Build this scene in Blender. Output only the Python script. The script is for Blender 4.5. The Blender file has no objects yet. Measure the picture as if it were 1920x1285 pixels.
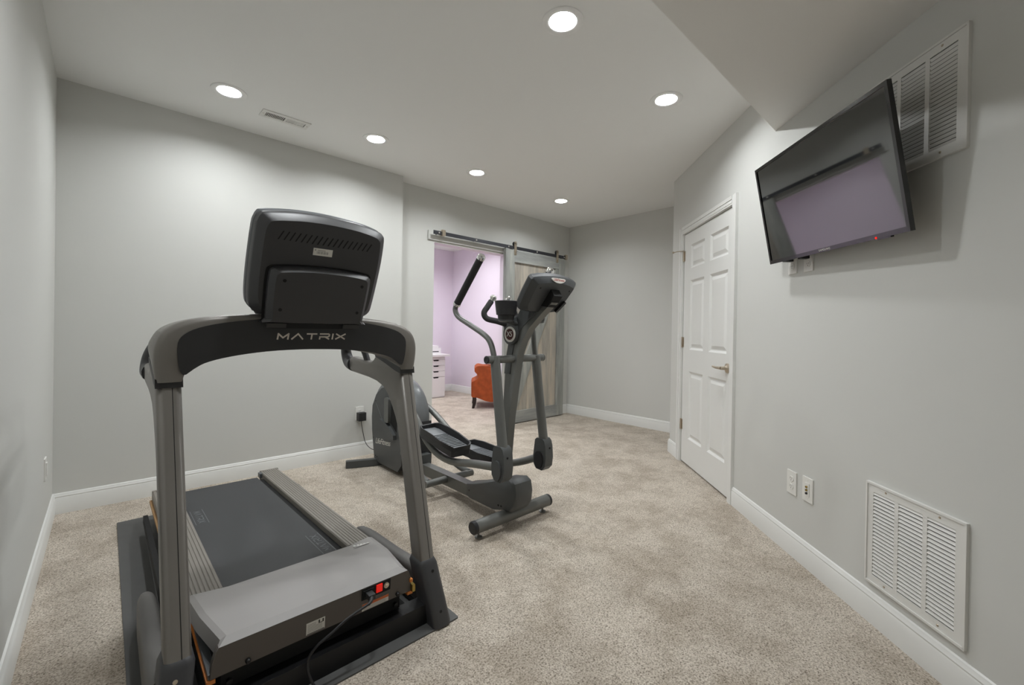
import bpy, bmesh, math, random
from mathutils import Vector, Matrix

random.seed(7)
SC = bpy.context.scene
COL = SC.collection

# ------------------------------------------------------------------ camera
YAW, PITCH, ROLL = 0.8157, -0.0048, 0.0167
CAM_H, FPX, CY = 1.1607, 811.13, 623.51
F = Vector((math.cos(YAW)*math.cos(PITCH), math.sin(YAW)*math.cos(PITCH), math.sin(PITCH)))
R0 = Vector((math.sin(YAW), -math.cos(YAW), 0.0))
U0 = R0.cross(F)
RR = R0*math.cos(ROLL) + U0*math.sin(ROLL)
UU = U0*math.cos(ROLL) - R0*math.sin(ROLL)
cam_data = bpy.data.cameras.new('camera')
cam = bpy.data.objects.new('camera', cam_data)
COL.objects.link(cam)
m = Matrix((RR, UU, -F)).transposed().to_4x4()
m.translation = Vector((0, 0, CAM_H))
cam.matrix_world = m
cam_data.sensor_fit = 'HORIZONTAL'
cam_data.sensor_width = 36.0
cam_data.lens = FPX/1920*36.0
cam_data.shift_y = (CY-642.5)/1920
cam_data.clip_start = 0.02
cam_data.clip_end = 60
SC.camera = cam

# ------------------------------------------------------------------ world, view
world = bpy.data.worlds.new('world')
SC.world = world
world.use_nodes = True
world.node_tree.nodes['Background'].inputs[0].default_value = (0.8, 0.85, 0.9, 1)
world.node_tree.nodes['Background'].inputs[1].default_value = 0.02
SC.view_settings.view_transform = 'Standard'
SC.view_settings.look = 'None'
SC.view_settings.exposure = 0.0
SC.view_settings.gamma = 1.0
SC.view_settings.use_curve_mapping = False
LAMP = 395.0         # radiance of a recessed lamp's diffuser

# ------------------------------------------------------------------ materials
def lin(h):
    h = h.lstrip('#')
    out = []
    for i in (0, 2, 4):
        c = int(h[i:i+2], 16)/255
        out.append(c/12.92 if c <= 0.04045 else ((c+0.055)/1.055)**2.4)
    return tuple(out)

def mat(name, col, rough=0.5, metal=0.0, var=0.0, vscale=8.0, bump=0.0, bscale=200.0, coat=0.0, spec=0.5, emit=None, estr=0.0):
    m = bpy.data.materials.new(name)
    m.use_nodes = True
    nt = m.node_tree
    b = nt.nodes['Principled BSDF']
    c = lin(col) if isinstance(col, str) else col
    b.inputs['Base Color'].default_value = (*c, 1)
    b.inputs['Roughness'].default_value = rough
    b.inputs['Metallic'].default_value = metal
    b.inputs['Specular IOR Level'].default_value = spec
    b.inputs['Coat Weight'].default_value = coat
    tc = nt.nodes.new('ShaderNodeTexCoord')
    if var > 0:
        n = nt.nodes.new('ShaderNodeTexNoise'); n.inputs['Scale'].default_value = vscale; n.inputs['Detail'].default_value = 4
        nt.links.new(tc.outputs['Object'], n.inputs['Vector'])
        r = nt.nodes.new('ShaderNodeValToRGB')
        r.color_ramp.elements[0].position = 0.3; r.color_ramp.elements[1].position = 0.7
        r.color_ramp.elements[0].color = (*[x*(1-var) for x in c], 1)
        r.color_ramp.elements[1].color = (*[min(1, x*(1+var)) for x in c], 1)
        nt.links.new(n.outputs['Fac'], r.inputs['Fac'])
        nt.links.new(r.outputs['Color'], b.inputs['Base Color'])
    if bump > 0:
        n2 = nt.nodes.new('ShaderNodeTexNoise'); n2.inputs['Scale'].default_value = bscale; n2.inputs['Detail'].default_value = 3
        nt.links.new(tc.outputs['Object'], n2.inputs['Vector'])
        bp = nt.nodes.new('ShaderNodeBump'); bp.inputs['Strength'].default_value = bump; bp.inputs['Distance'].default_value = 0.002
        nt.links.new(n2.outputs['Fac'], bp.inputs['Height'])
        nt.links.new(bp.outputs['Normal'], b.inputs['Normal'])
    if emit is not None:
        b.inputs['Emission Color'].default_value = (*(lin(emit) if isinstance(emit, str) else emit), 1)
        b.inputs['Emission Strength'].default_value = estr
    return m

def carpet_material():
    m = bpy.data.materials.new('beige_carpet')
    m.use_nodes = True
    nt = m.node_tree; b = nt.nodes['Principled BSDF']
    b.inputs['Roughness'].default_value = 1.0
    b.inputs['Specular IOR Level'].default_value = 0.05
    b.inputs['Sheen Weight'].default_value = 0.15
    tc = nt.nodes.new('ShaderNodeTexCoord')
    def noise(scale, detail, rough=0.5):
        n = nt.nodes.new('ShaderNodeTexNoise'); n.inputs['Scale'].default_value = scale
        n.inputs['Detail'].default_value = detail; n.inputs['Roughness'].default_value = rough
        nt.links.new(tc.outputs['Object'], n.inputs['Vector']); return n
    fine = noise(165, 3, 0.7)
    ramp = nt.nodes.new('ShaderNodeValToRGB')
    e = ramp.color_ramp.elements
    e[0].position = 0.32; e[0].color = (*lin('#675b4d'), 1)
    e[1].position = 0.72; e[1].color = (*lin('#f6eee3'), 1)
    mid = e.new(0.44); mid.color = (*lin('#c0b4a4'), 1)
    mid2 = e.new(0.56); mid2.color = (*lin('#ddd2c4'), 1)
    nt.links.new(fine.outputs['Fac'], ramp.inputs['Fac'])
    big = noise(4.2, 7, 0.72)
    r2 = nt.nodes.new('ShaderNodeValToRGB')
    r2.color_ramp.elements[0].position = 0.38; r2.color_ramp.elements[0].color = (0.68, 0.65, 0.61, 1)
    r2.color_ramp.elements[1].position = 0.58; r2.color_ramp.elements[1].color = (1.0, 1.0, 1.0, 1)
    nt.links.new(big.outputs['Fac'], r2.inputs['Fac'])
    mx = nt.nodes.new('ShaderNodeMix'); mx.data_type = 'RGBA'; mx.blend_type = 'MULTIPLY'
    mx.inputs[0].default_value = 0.85
    nt.links.new(ramp.outputs['Color'], mx.inputs[6]); nt.links.new(r2.outputs['Color'], mx.inputs[7])
    nt.links.new(mx.outputs[2], b.inputs['Base Color'])
    bp = nt.nodes.new('ShaderNodeBump'); bp.inputs['Strength'].default_value = 0.9; bp.inputs['Distance'].default_value = 0.008
    nt.links.new(fine.outputs['Fac'], bp.inputs['Height'])
    nt.links.new(bp.outputs['Normal'], b.inputs['Normal'])
    return m

def wood_material(name, tones, vertical=True, seed=0.0):
    m = bpy.data.materials.new(name)
    m.use_nodes = True
    nt = m.node_tree; b = nt.nodes['Principled BSDF']
    b.inputs['Roughness'].default_value = 0.7
    tc = nt.nodes.new('ShaderNodeTexCoord')
    oi = nt.nodes.new('ShaderNodeObjectInfo')
    mp = nt.nodes.new('ShaderNodeMapping')
    mp.inputs['Scale'].default_value = (7, 7, 0.8) if vertical else (0.8, 7, 7)
    add = nt.nodes.new('ShaderNodeVectorMath'); add.operation = 'ADD'
    sc = nt.nodes.new('ShaderNodeVectorMath'); sc.operation = 'SCALE'; sc.inputs[3].default_value = 9.0
    comb = nt.nodes.new('ShaderNodeCombineXYZ')
    for i in range(3): nt.links.new(oi.outputs['Random'], comb.inputs[i])
    nt.links.new(comb.outputs[0], sc.inputs[0])
    nt.links.new(tc.outputs['Object'], add.inputs[0]); nt.links.new(sc.outputs[0], add.inputs[1])
    nt.links.new(add.outputs[0], mp.inputs['Vector'])
    n = nt.nodes.new('ShaderNodeTexNoise'); n.inputs['Scale'].default_value = 1.6; n.inputs['Detail'].default_value = 6; n.inputs['Roughness'].default_value = 0.62
    nt.links.new(mp.outputs[0], n.inputs['Vector'])
    r = nt.nodes.new('ShaderNodeValToRGB')
    e = r.color_ramp.elements
    e[0].position = 0.32; e[0].color = (*lin(tones[0]), 1)
    e[1].position = 0.70; e[1].color = (*lin(tones[2]), 1)
    q = e.new(0.52); q.color = (*lin(tones[1]), 1)
    nt.links.new(n.outputs['Fac'], r.inputs['Fac'])
    nt.links.new(r.outputs['Color'], b.inputs['Base Color'])
    bp = nt.nodes.new('ShaderNodeBump'); bp.inputs['Strength'].default_value = 0.15; bp.inputs['Distance'].default_value = 0.002
    nt.links.new(n.outputs['Fac'], bp.inputs['Height']); nt.links.new(bp.outputs['Normal'], b.inputs['Normal'])
    return m

M = dict(
    wall=mat('grey_wall_paint', '#d3d3cf', 0.75, bump=0.05, bscale=260, spec=0.25),
    ceil=mat('white_ceiling_paint', '#f0f0ee', 0.85, bump=0.04, bscale=220, spec=0.2),
    soff=mat('ceiling_paint_shaded', '#eeece8', 0.85, bump=0.04, bscale=220, spec=0.2),  # same paint as the ceiling, toned slightly darker for the soffit's shade
    trim=mat('white_trim_paint', '#e6e6e3', 0.4),
    door=mat('white_door_paint', '#e4e4e1', 0.42, bump=0.03, bscale=120),
    lav=mat('lavender_paint', '#e9dfea', 0.8, spec=0.2),
    carpet=carpet_material(),
    tm_grey=mat('treadmill_grey_metal', '#7d7974', 0.42, 0.25, var=0.03),
    tm_hood=mat('treadmill_hood_plastic', '#999694', 0.5, bump=0.06, bscale=700),
    tm_panel=mat('treadmill_front_panel', '#5f5954', 0.6, bump=0.06, bscale=700),
    tm_rail=mat('treadmill_foot_rail', '#86817a', 0.6, bump=0.05, bscale=500),
    tm_black=mat('treadmill_black_plastic', '#2a2a2b', 0.5, bump=0.05, bscale=900),
    tm_boot=mat('treadmill_boot_plastic', '#3a3a3c', 0.45, bump=0.05, bscale=900),
    tm_fin=mat('treadmill_foot_cover', '#5a5856', 0.5, bump=0.05, bscale=900),
    con=mat('console_black_plastic', '#38383a', 0.42, bump=0.08, bscale=1100),
    con_edge=mat('console_rim_plastic', '#55585b', 0.4),
    void=mat('black_gap', '#0b0b0c', 0.8),
    steel_black=mat('black_steel', '#141416', 0.4, 0.2),
    belt=mat('running_belt_rubber', '#3b3c3e', 0.65, var=0.05, vscale=3.0, bump=0.15, bscale=900),
    print_=mat('belt_print', '#6a6d70', 0.6),
    matt=mat('rubber_mat', '#535352', 0.6, var=0.06, vscale=10, bump=0.2, bscale=500),
    tan=mat('deck_edge_wood', '#b08a60', 0.7),
    orange=mat('orange_plastic', '#d9823a', 0.5),
    red=mat('red_rocker', '#d8160f', 0.35, emit='#ff2010', estr=0.35),
    led=mat('red_standby_led', '#c01810', 0.4, emit='#ff2010', estr=1.0),
    white_pl=mat('white_plastic', '#e8e7e2', 0.4),
    paper=mat('label_paper', '#d9d7d0', 0.7),
    ink=mat('dark_ink', '#2a2a2a', 0.7),
    greyink=mat('grey_print', '#9a9894', 0.7),
    logo=mat('silver_lettering', '#d8cfc4', 0.5, 0.2),
    chrome=mat('chrome', '#e8e8e8', 0.12, 1.0),
    nickel=mat('satin_nickel', '#c4b8a6', 0.36, 0.9),
    brass=mat('brass_fitting', '#a99250', 0.35, 0.9),
    el_grey=mat('elliptical_grey_metal', '#6c6d6a', 0.38, 0.3),
    el_dark=mat('elliptical_charcoal_plastic', '#4b4d4d', 0.45, bump=0.05, bscale=700),
    el_gloss=mat('elliptical_glossy_shroud', '#66696b', 0.32, coat=0.2),
    el_black=mat('elliptical_black_rubber', '#242426', 0.5, bump=0.1, bscale=700),
    el_con=mat('elliptical_console_plastic', '#3f4143', 0.45, bump=0.05, bscale=700),
    bolt=mat('bright_bolt_heads', '#d9d6d0', 0.35, 0.3),
    foam=mat('black_foam_grip', '#2c2b2c', 0.75, bump=0.3, bscale=500),
    tread=mat('pedal_tread', '#74777a', 0.5),
    screen=mat('tv_glass', '#0a0c0c', 0.045, spec=1.0, coat=1.0),
    bezel=mat('tv_gloss_bezel', '#0e0d10', 0.18, coat=0.4),
    tv_back=mat('tv_back_plastic', '#111113', 0.5),
    grille=mat('white_grille_enamel', '#e4e3df', 0.38),
    duct=mat('duct_interior', '#3d3a37', 0.8),
    light_trim=mat('lamp_trim_white', '#eeeeec', 0.5),
    lamp=mat('lamp_diffuser', '#ffffff', 0.5, emit=(0.955, 0.985, 1.0), estr=LAMP),
    barn=wood_material('weathered_grey_planks', ('#938e87', '#b3aca0', '#c9bdac')),
    barn_f=wood_material('weathered_grey_frame', ('#80827f', '#9ea09b', '#b5b3ac')),
    barn_h=wood_material('weathered_grey_crosspiece', ('#80827f', '#9c9e9b', '#b1b0aa'), vertical=False),
    rail=mat('dark_steel_track', '#45464b', 0.4, 0.6),
    fabric=mat('orange_velvet', '#a04a1c', 0.85, var=0.22, vscale=14, bump=0.25, bscale=300),
    leg=mat('espresso_wood', '#241813', 0.4),
    laminate=mat('white_laminate', '#eceaea', 0.45),
    wire=mat('black_cable', '#1d1d20', 0.5),
)

# ------------------------------------------------------------------ mesh helpers
WO = {}                       # world origin of every object

def register(o, origin, parent):
    WO[o.name] = Vector(origin)
    if parent is not None:
        o.parent = parent
        o.location = Vector(origin) - WO[parent.name]
    else:
        o.location = origin

def finish(name, bm, material, parent=None, bevel=0.0, seg=2, smooth=35.0, origin=None, sub=0):
    if bevel > 0:
        es = [e for e in bm.edges if len(e.link_faces) == 2 and e.calc_face_angle(0) > math.radians(28)]
        bmesh.ops.bevel(bm, geom=es, offset=bevel, segments=seg, profile=0.5, affect='EDGES', clamp_overlap=True)
    bmesh.ops.recalc_face_normals(bm, faces=bm.faces[:])
    if origin is None:
        lo = Vector((min(v.co.x for v in bm.verts), min(v.co.y for v in bm.verts), min(v.co.z for v in bm.verts)))
        hi = Vector((max(v.co.x for v in bm.verts), max(v.co.y for v in bm.verts), max(v.co.z for v in bm.verts)))
        origin = (lo+hi)/2
    origin = Vector(origin)
    for v in bm.verts: v.co -= origin
    me = bpy.data.meshes.new(name)
    bm.to_mesh(me); bm.free()
    mats = material if isinstance(material, (list, tuple)) else [material]
    for mm in mats: me.materials.append(M[mm] if isinstance(mm, str) else mm)
    if smooth:
        for p in me.polygons: p.use_smooth = True
        me.set_sharp_from_angle(angle=math.radians(smooth))
    o = bpy.data.objects.new(name, me)
    COL.objects.link(o)
    register(o, origin, parent)
    return o

def thing(name, label, cat, loc, group=None):
    o = bpy.data.objects.new(name, None)
    o.empty_display_size = 0.05
    COL.objects.link(o)
    register(o, loc, None)
    o['label'] = label; o['category'] = cat
    if group: o['group'] = group
    return o

def tag(o, label, cat, group=None):
    o['label'] = label; o['category'] = cat
    if group: o['group'] = group
    return o

def struct(o, label, cat=None):
    o['kind'] = 'structure'; o['label'] = label
    if cat: o['category'] = cat
    return o

def dup(src, delta, parent):
    c = src.copy()                      # shares mesh data
    COL.objects.link(c)
    register(c, WO[src.name] + Vector(delta), parent)
    return c

ID = lambda a, b, c: Vector((a, b, c))
def add_box(bm, a0, a1, b0, b1, c0, c1, f=ID):
    vs = [bm.verts.new(f(a, b, c)) for a in (a0, a1) for b in (b0, b1) for c in (c0, c1)]
    for q in ((0, 1, 3, 2), (4, 6, 7, 5), (0, 4, 5, 1), (2, 3, 7, 6), (0, 2, 6, 4), (1, 5, 7, 3)):
        bm.faces.new([vs[i] for i in q])
def box(name, a0, a1, b0, b1, c0, c1, material, parent=None, bevel=0.0, f=ID, seg=2, smooth=35.0):
    bm = bmesh.new(); add_box(bm, a0, a1, b0, b1, c0, c1, f)
    return finish(name, bm, material, parent, bevel, seg, smooth)

def add_prism(bm, poly, h0, h1, f):
    """poly: list of (p, q); f(p, q, h) -> point"""
    a = [bm.verts.new(f(p, q, h0)) for p, q in poly]
    b = [bm.verts.new(f(p, q, h1)) for p, q in poly]
    n = len(poly)
    bm.faces.new(a[::-1]); bm.faces.new(b)
    for i in range(n): bm.faces.new([a[i], a[(i+1) % n], b[(i+1) % n], b[i]])
def prism(name, poly, h0, h1, f, material, parent=None, bevel=0.0, seg=2, smooth=35.0):
    bm = bmesh.new(); add_prism(bm, poly, h0, h1, f)
    return finish(name, bm, material, parent, bevel, seg, smooth)

def catmull(pts, n=8):
    pts = [Vector(p) for p in pts]
    if len(pts) < 3: return pts
    ext = [pts[0]*2-pts[1]] + pts + [pts[-1]*2-pts[-2]]
    out = []
    for i in range(1, len(ext)-2):
        p0, p1, p2, p3 = ext[i-1:i+3]
        for k in range(n):
            t = k/n
            out.append(0.5*((2*p1)+(p2-p0)*t+(2*p0-5*p1+4*p2-p3)*t*t+(3*p1-p0-3*p2+p3)*t**3))
    out.append(pts[-1])
    return out

def add_tube(bm, path, radius, sides=12, cap=True, section=None):
    path = [Vector(p) for p in path]
    n = len(path)
    rad = radius if callable(radius) else (lambda t: radius)
    rings = []
    t0 = (path[1]-path[0]).normalized()
    ref = Vector((0, 0, 1)) if abs(t0.z) < 0.9 else Vector((1, 0, 0))
    nrm = (ref - t0*ref.dot(t0)).normalized()
    for i, p in enumerate(path):
        if i == 0: t = (path[1]-path[0])
        elif i == n-1: t = (path[-1]-path[-2])
        else: t = (path[i+1]-path[i-1])
        t.normalize()
        nrm = (nrm - t*nrm.dot(t)).normalized()
        bn = t.cross(nrm)
        r = rad(i/(n-1))
        ring = []
        for k in range(sides):
            a = 2*math.pi*k/sides
            ring.append(bm.verts.new(p + (nrm*math.cos(a) + bn*math.sin(a))*r))
        rings.append(ring)
    for i in range(n-1):
        for k in range(sides):
            bm.faces.new([rings[i][k], rings[i][(k+1) % sides], rings[i+1][(k+1) % sides], rings[i+1][k]])
    if cap:
        bm.faces.new(rings[0][::-1]); bm.faces.new(rings[-1])
def tube(name, path, radius, material, parent=None, sides=12, smoothpath=True, n=8):
    bm = bmesh.new()
    add_tube(bm, catmull(path, n) if smoothpath else path, radius, sides)
    return finish(name, bm, material, parent, 0, smooth=40)

def add_lathe(bm, center, axis, prof, sides=24, caps=True):
    """prof: list of (r, h) along axis"""
    c = Vector(center); ax = Vector(axis).normalized()
    ref = Vector((0, 0, 1)) if abs(ax.z) < 0.9 else Vector((1, 0, 0))
    e1 = (ref - ax*ref.dot(ax)).normalized(); e2 = ax.cross(e1)
    rings = []
    for r, h in prof:
        if r < 1e-6: rings.append([bm.verts.new(c+ax*h)])
        else: rings.append([bm.verts.new(c+ax*h+(e1*math.cos(2*math.pi*k/sides)+e2*math.sin(2*math.pi*k/sides))*r) for k in range(sides)])
    for i in range(len(rings)-1):
        A, B = rings[i], rings[i+1]
        for k in range(sides):
            k2 = (k+1) % sides
            if len(A) == 1 and len(B) == 1: continue
            if len(A) == 1: bm.faces.new([A[0], B[k], B[k2]])
            elif len(B) == 1: bm.faces.new([A[k], A[k2], B[0]])
            else: bm.faces.new([A[k], A[k2], B[k2], B[k]])
    if caps:
        if len(rings[0]) > 1: bm.faces.new(rings[0][::-1])
        if len(rings[-1]) > 1: bm.faces.new(rings[-1])
def lathe(name, center, axis, prof, material, parent=None, sides=24, smooth=40.0, caps=True):
    bm = bmesh.new(); add_lathe(bm, center, axis, prof, sides, caps)
    return finish(name, bm, material, parent, 0, smooth=smooth)

def loft(name, rings, material, parent=None, bevel=0.0, seg=2, smooth=35.0, closed=True):
    bm = bmesh.new()
    rs = [[bm.verts.new(Vector(p)) for p in r] for r in rings]
    n = len(rs[0])
    for i in range(len(rs)-1):
        for k in range(n):
            bm.faces.new([rs[i][k], rs[i][(k+1) % n], rs[i+1][(k+1) % n], rs[i+1][k]])
    bm.faces.new(rs[0][::-1]); bm.faces.new(rs[-1])
    return finish(name, bm, material, parent, bevel, seg, smooth)

def inset_poly(poly, d):
    n = len(poly)
    area = sum(poly[i][0]*poly[(i+1) % n][1]-poly[(i+1) % n][0]*poly[i][1] for i in range(n))
    sg = 1 if area > 0 else -1
    out = []
    for i in range(n):
        a, b, c = Vector(poly[i-1]), Vector(poly[i]), Vector(poly[(i+1) % n])
        e1, e2 = (b-a).normalized(), (c-b).normalized()
        n1, n2 = Vector((-e1.y, e1.x))*sg, Vector((-e2.y, e2.x))*sg
        m_ = n1+n2
        k = min(1.6, 2/max(0.3, m_.dot(m_)))
        q = b+m_*0.5*k*d*2/2*1.0 if m_.length < 1e-6 else b+m_*(d*k/2)
        out.append((q.x, q.y))
    return out

def pillow(name, poly, hw, edge, f, material, parent=None):
    """extrusion of poly between -hw and hw with fully rounded rims"""
    rings = []
    for a in (90, 65, 40, 18, 0):
        c = math.cos(math.radians(a)); s_ = math.sin(math.radians(a))
        rings.append((-(hw-edge)-edge*s_, edge*(1-c)))
    rings += [(-h, d) for h, d in rings[::-1]]
    return loft(name, [[f(p, q, h) for p, q in inset_poly(poly, d)] for h, d in rings], material, parent, smooth=50)

def smooth_poly(poly, n=3):
    pts = [Vector((a, b, 0)) for a, b in poly]; m_ = len(pts); out = []
    for i in range(m_):
        p0, p1, p2, p3 = pts[i-1], pts[i], pts[(i+1) % m_], pts[(i+2) % m_]
        for k in range(n):
            u = k/n
            q = 0.5*((2*p1)+(p2-p0)*u+(2*p0-5*p1+4*p2-p3)*u*u+(3*p1-p0-3*p2+p3)*u**3)
            out.append((q.x, q.y))
    return out

def rrect(w, d, r, n=4):
    """rounded rectangle outline centred on 0"""
    out = []
    for cx, cy, a0 in ((w/2-r, d/2-r, 0), (-w/2+r, d/2-r, 90), (-w/2+r, -d/2+r, 180), (w/2-r, -d/2+r, 270)):
        for k in range(n+1):
            a = math.radians(a0+90*k/n)
            out.append((cx+r*math.cos(a), cy+r*math.sin(a)))
    return out

def text_mesh(name, body, size, f, material, parent, depth=0.0015, shear=0.0, spacing=1.0, center=True, xs=1.0):
    """flat lettering laid out by f(p, q, h)"""
    cu = bpy.data.curves.new(name, 'FONT')
    cu.body = body; cu.size = size; cu.shear = shear; cu.space_character = spacing
    cu.align_x = 'CENTER' if center else 'LEFT'; cu.align_y = 'CENTER'
    cu.resolution_u = 3
    tmp = bpy.data.objects.new(name+'_tmp', cu)
    COL.objects.link(tmp)
    dg = bpy.context.evaluated_depsgraph_get()
    me = bpy.data.meshes.new_from_object(tmp.evaluated_get(dg))
    bm = bmesh.new(); bm.from_mesh(me)
    bpy.data.objects.remove(tmp); bpy.data.curves.remove(cu); bpy.data.meshes.remove(me)
    bmesh.ops.remove_doubles(bm, verts=bm.verts, dist=1e-6)
    ext = bmesh.ops.extrude_face_region(bm, geom=bm.faces[:])
    top = [g for g in ext['geom'] if isinstance(g, bmesh.types.BMVert)]
    tops = set(top)
    for v in bm.verts:
        v.co = f(v.co.x*xs, v.co.y, depth if v in tops else 0.0)
    return finish(name, bm, material, parent, 0, smooth=0)

def strokes_mesh(name, letters, f, material, parent, width, depth=0.0015):
    """letters: list of stroke polylines [(p, q), ...] drawn with square pens"""
    bm = bmesh.new()
    for st in letters:
        for (p0, q0), (p1, q1) in zip(st[:-1], st[1:]):
            d = Vector((p1-p0, q1-q0)); L = d.length
            d /= L; nn = Vector((-d.y, d.x))*width/2; ex = d*width*0.35
            quad = [(p0-ex.x+nn.x, q0-ex.y+nn.y), (p1+ex.x+nn.x, q1+ex.y+nn.y), (p1+ex.x-nn.x, q1+ex.y-nn.y), (p0-ex.x-nn.x, q0-ex.y-nn.y)]
            add_prism(bm, quad, 0, depth, f)
    return finish(name, bm, material, parent, 0, smooth=0)

def matrix_word(h, w, gap, slant):
    """the word MATRIX as strokes; h letter height, w letter width"""
    glyph = dict(
        M=[[(0, 0), (0, 1), (0.5, 0.25), (1, 1), (1, 0)]],
        A=[[(0, 0), (0.55, 1), (1.1, 0)]],
        T=[[(0, 1), (1, 1)], [(0.5, 1), (0.5, 0)]],
        R=[[(0, 0), (0, 0.42), (0.85, 0.42), (1, 0.6), (1, 0.88), (0.9, 1), (0, 1)], [(0.55, 0.42), (1, 0)]],
        I=[[(0, 0), (0, 1)]],
        X=[[(0, 0), (1, 1)], [(0, 1), (1, 0)]])
    out = []; x = 0
    for ch in 'MATRIX':
        gw = dict(M=1.0, A=1.1, T=1.0, R=1.0, I=0.0, X=1.0)[ch]
        for st in glyph[ch]:
            out.append([(x+p*w+q*h*slant, q*h) for p, q in st])
        x += gw*w+gap
    tot = x-gap
    return [[(p-tot/2, q-h/2) for p, q in st] for st in out]

# wall frame of the long right-hand wall: s along it (0 at its far end, negative towards the camera), d out into the room
PR = Vector((4.0323, 2.0098, 0)); DR = Vector((0.70807, 0.70614, 0)); NR = Vector((-0.70614, 0.70807, 0))
def RW(s, d, z): return PR + DR*s + NR*d + Vector((0, 0, z))

# ================================================================== the room
H, HS, BB = 2.635, 2.337, 0.125
XL, YA, XE, YB, XC = -0.223, 3.788, 2.0876, 3.945, 4.8046
YBACK, XLAV0, YLAV = -1.05, 1.3, 6.764
DO0, DO1, DOZ = 2.553, 3.60, 2.088         # opening to the lavender room
WT = 0.12

struct(box('floor', XL-0.3, XC+0.3, YBACK-0.3, YLAV+0.3, -0.1, 0.0, 'carpet', smooth=0), 'speckled beige carpet covering the floor')
LIGHT_SPOTS = [(0.556, 3.225), (1.527, 3.207), (2.529, 3.206), (3.749, 3.209), (1.573, 1.355), (2.57, 1.345), (0.556, 1.35), (2.2, 4.75), (3.3, 4.9), (2.2, 6.0), (3.3, 5.95), (4.15, 5.6)]  # spots in the lavender room are unseen lamps, added to brighten it
HOLE_R, HOLE_N = 0.070, 32
bm = bmesh.new()
def loop_edges(pts):
    vs = [bm.verts.new(p) for p in pts]
    return [bm.edges.new((vs[i], vs[(i+1) % len(vs)])) for i in range(len(vs))]
ed = loop_edges([(XL-0.2, 0.6, H), (XC+0.2, 0.6, H), (XC+0.2, YLAV+0.2, H), (XL-0.2, YLAV+0.2, H)])
for lx, ly in LIGHT_SPOTS:
    ed += loop_edges([(lx+HOLE_R*math.cos(2*math.pi*k/HOLE_N), ly+HOLE_R*math.sin(2*math.pi*k/HOLE_N), H) for k in range(HOLE_N)])
bmesh.ops.triangle_fill(bm, use_beauty=True, use_dissolve=False, edges=ed)
add_box(bm, XL-0.2, XC+0.2, 0.6, YLAV+0.2, H+0.12, H+0.2)
struct(finish('ceiling', bm, 'ceil', smooth=0), 'smooth white ceiling with recessed lights')
sof = RW(-1.722, 0, 0).y
struct(box('ceiling_soffit', XL-0.2, 3.2, YBACK-0.2, sof, HS, H-0.001, 'soff', smooth=0), 'lowered ceiling bulkhead over the near end of the room')

struct(box('wall_left', XL-WT, XL, YBACK, YA+0.3, 0, H, 'wall', smooth=0), 'narrow sliver of grey wall at the far left')
struct(box('wall_back', XL, XE, YA, YA+0.35, 0, H, 'wall', smooth=0), 'long grey wall behind the treadmill')
# wall with the sliding door opening
bm = bmesh.new()
add_box(bm, XE, DO0, YB, YB+WT, 0, H)
add_box(bm, DO1, XC+WT, YB, YB+WT, 0, H)
add_box(bm, DO0, DO1, YB, YB+WT, DOZ, H)
o = finish('wall_opening', bm, ['wall', 'lav'], smooth=0)
for p in o.data.polygons:
    c = p.center + o.location
    if p.normal.y > 0.5 or (abs(p.normal.x) > 0.5 and (abs(c.x-DO0) < 0.01 or abs(c.x-DO1) < 0.01)) or (p.normal.z < -0.5 and abs(c.z-DOZ) < 0.01):
        p.material_index = 1
struct(o, 'grey wall with the doorway opening under the sliding track')
struct(box('wall_far', XC, XC+WT, 2.01, YB, 0, H, 'wall', smooth=0), 'grey end wall to the right of the barn door')
struct(box('wall_return', 4.05, XC+WT, 1.9, 2.005, 0, H, 'wall', smooth=0), 'short return wall hidden behind the white door corner')
# right wall: door opening s -0.307 .. -1.223
bm = bmesh.new()
SEND = -4.35
DS0, DS1, DZ = -0.30, -1.228, 2.05
add_box(bm, 0.0, DS0, -WT, 0, 0, H, RW)
add_box(bm, DS1, SEND, -WT, 0, 0, H, RW)
add_box(bm, DS0, DS1, -WT, 0, DZ, H, RW)
struct(finish('wall_right', bm, 'wall', smooth=0), 'grey wall with the white door, the television and two air grilles')
e = RW(SEND, 0, 0)
struct(box('wall_near', XL-WT, e.x+0.15, YBACK-WT, YBACK, 0, H, 'wall', smooth=0), 'grey wall behind the camera')

# lavender room beyond the opening
struct(box('wall_lavender_back', XLAV0, XC+WT, YLAV, YLAV+WT, 0, H, 'lav', smooth=0), 'pale lavender wall at the back of the next room')
struct(box('wall_lavender_right', XC, XC+WT, YB+WT, YLAV, 0, H, 'lav', smooth=0), 'pale lavender wall on the right of the next room')
struct(box('wall_lavender_left', XLAV0-WT, XLAV0, YA+0.35, YLAV+WT, 0, H, 'lav', smooth=0), 'pale lavender wall on the left of the next room')

# ---- baseboards (flat board with a beaded top)
BP = [(0, 0), (0.014, 0), (0.014, 0.094), (0.011, 0.1), (0.0125, 0.106), (0.008, 0.114), (0.006, 0.121), (0.0, BB)]
def baseboard(name, f, a0, a1, label, h0=0.0, h1=0.0):
    bm = bmesh.new()
    A = [bm.verts.new(f(a0+h0*d, d, z)) for d, z in BP]
    B = [bm.verts.new(f(a1+h1*d, d, z)) for d, z in BP]
    n = len(BP)
    for i in range(n): bm.faces.new([A[i], A[(i+1) % n], B[(i+1) % n], B[i]])
    bm.faces.new(A[::-1]); bm.faces.new(B)
    return struct(finish(name, bm, 'trim', smooth=30), label)
baseboard('baseboard_left', lambda a, d, z: Vector((XL+d, a, z)), YBACK, YA, 'white baseboard along the left wall', 0, -1)
baseboard('baseboard_back', lambda a, d, z: Vector((a, YA-d, z)), XL, XE, 'white baseboard behind the treadmill', 1, 1)
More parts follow.
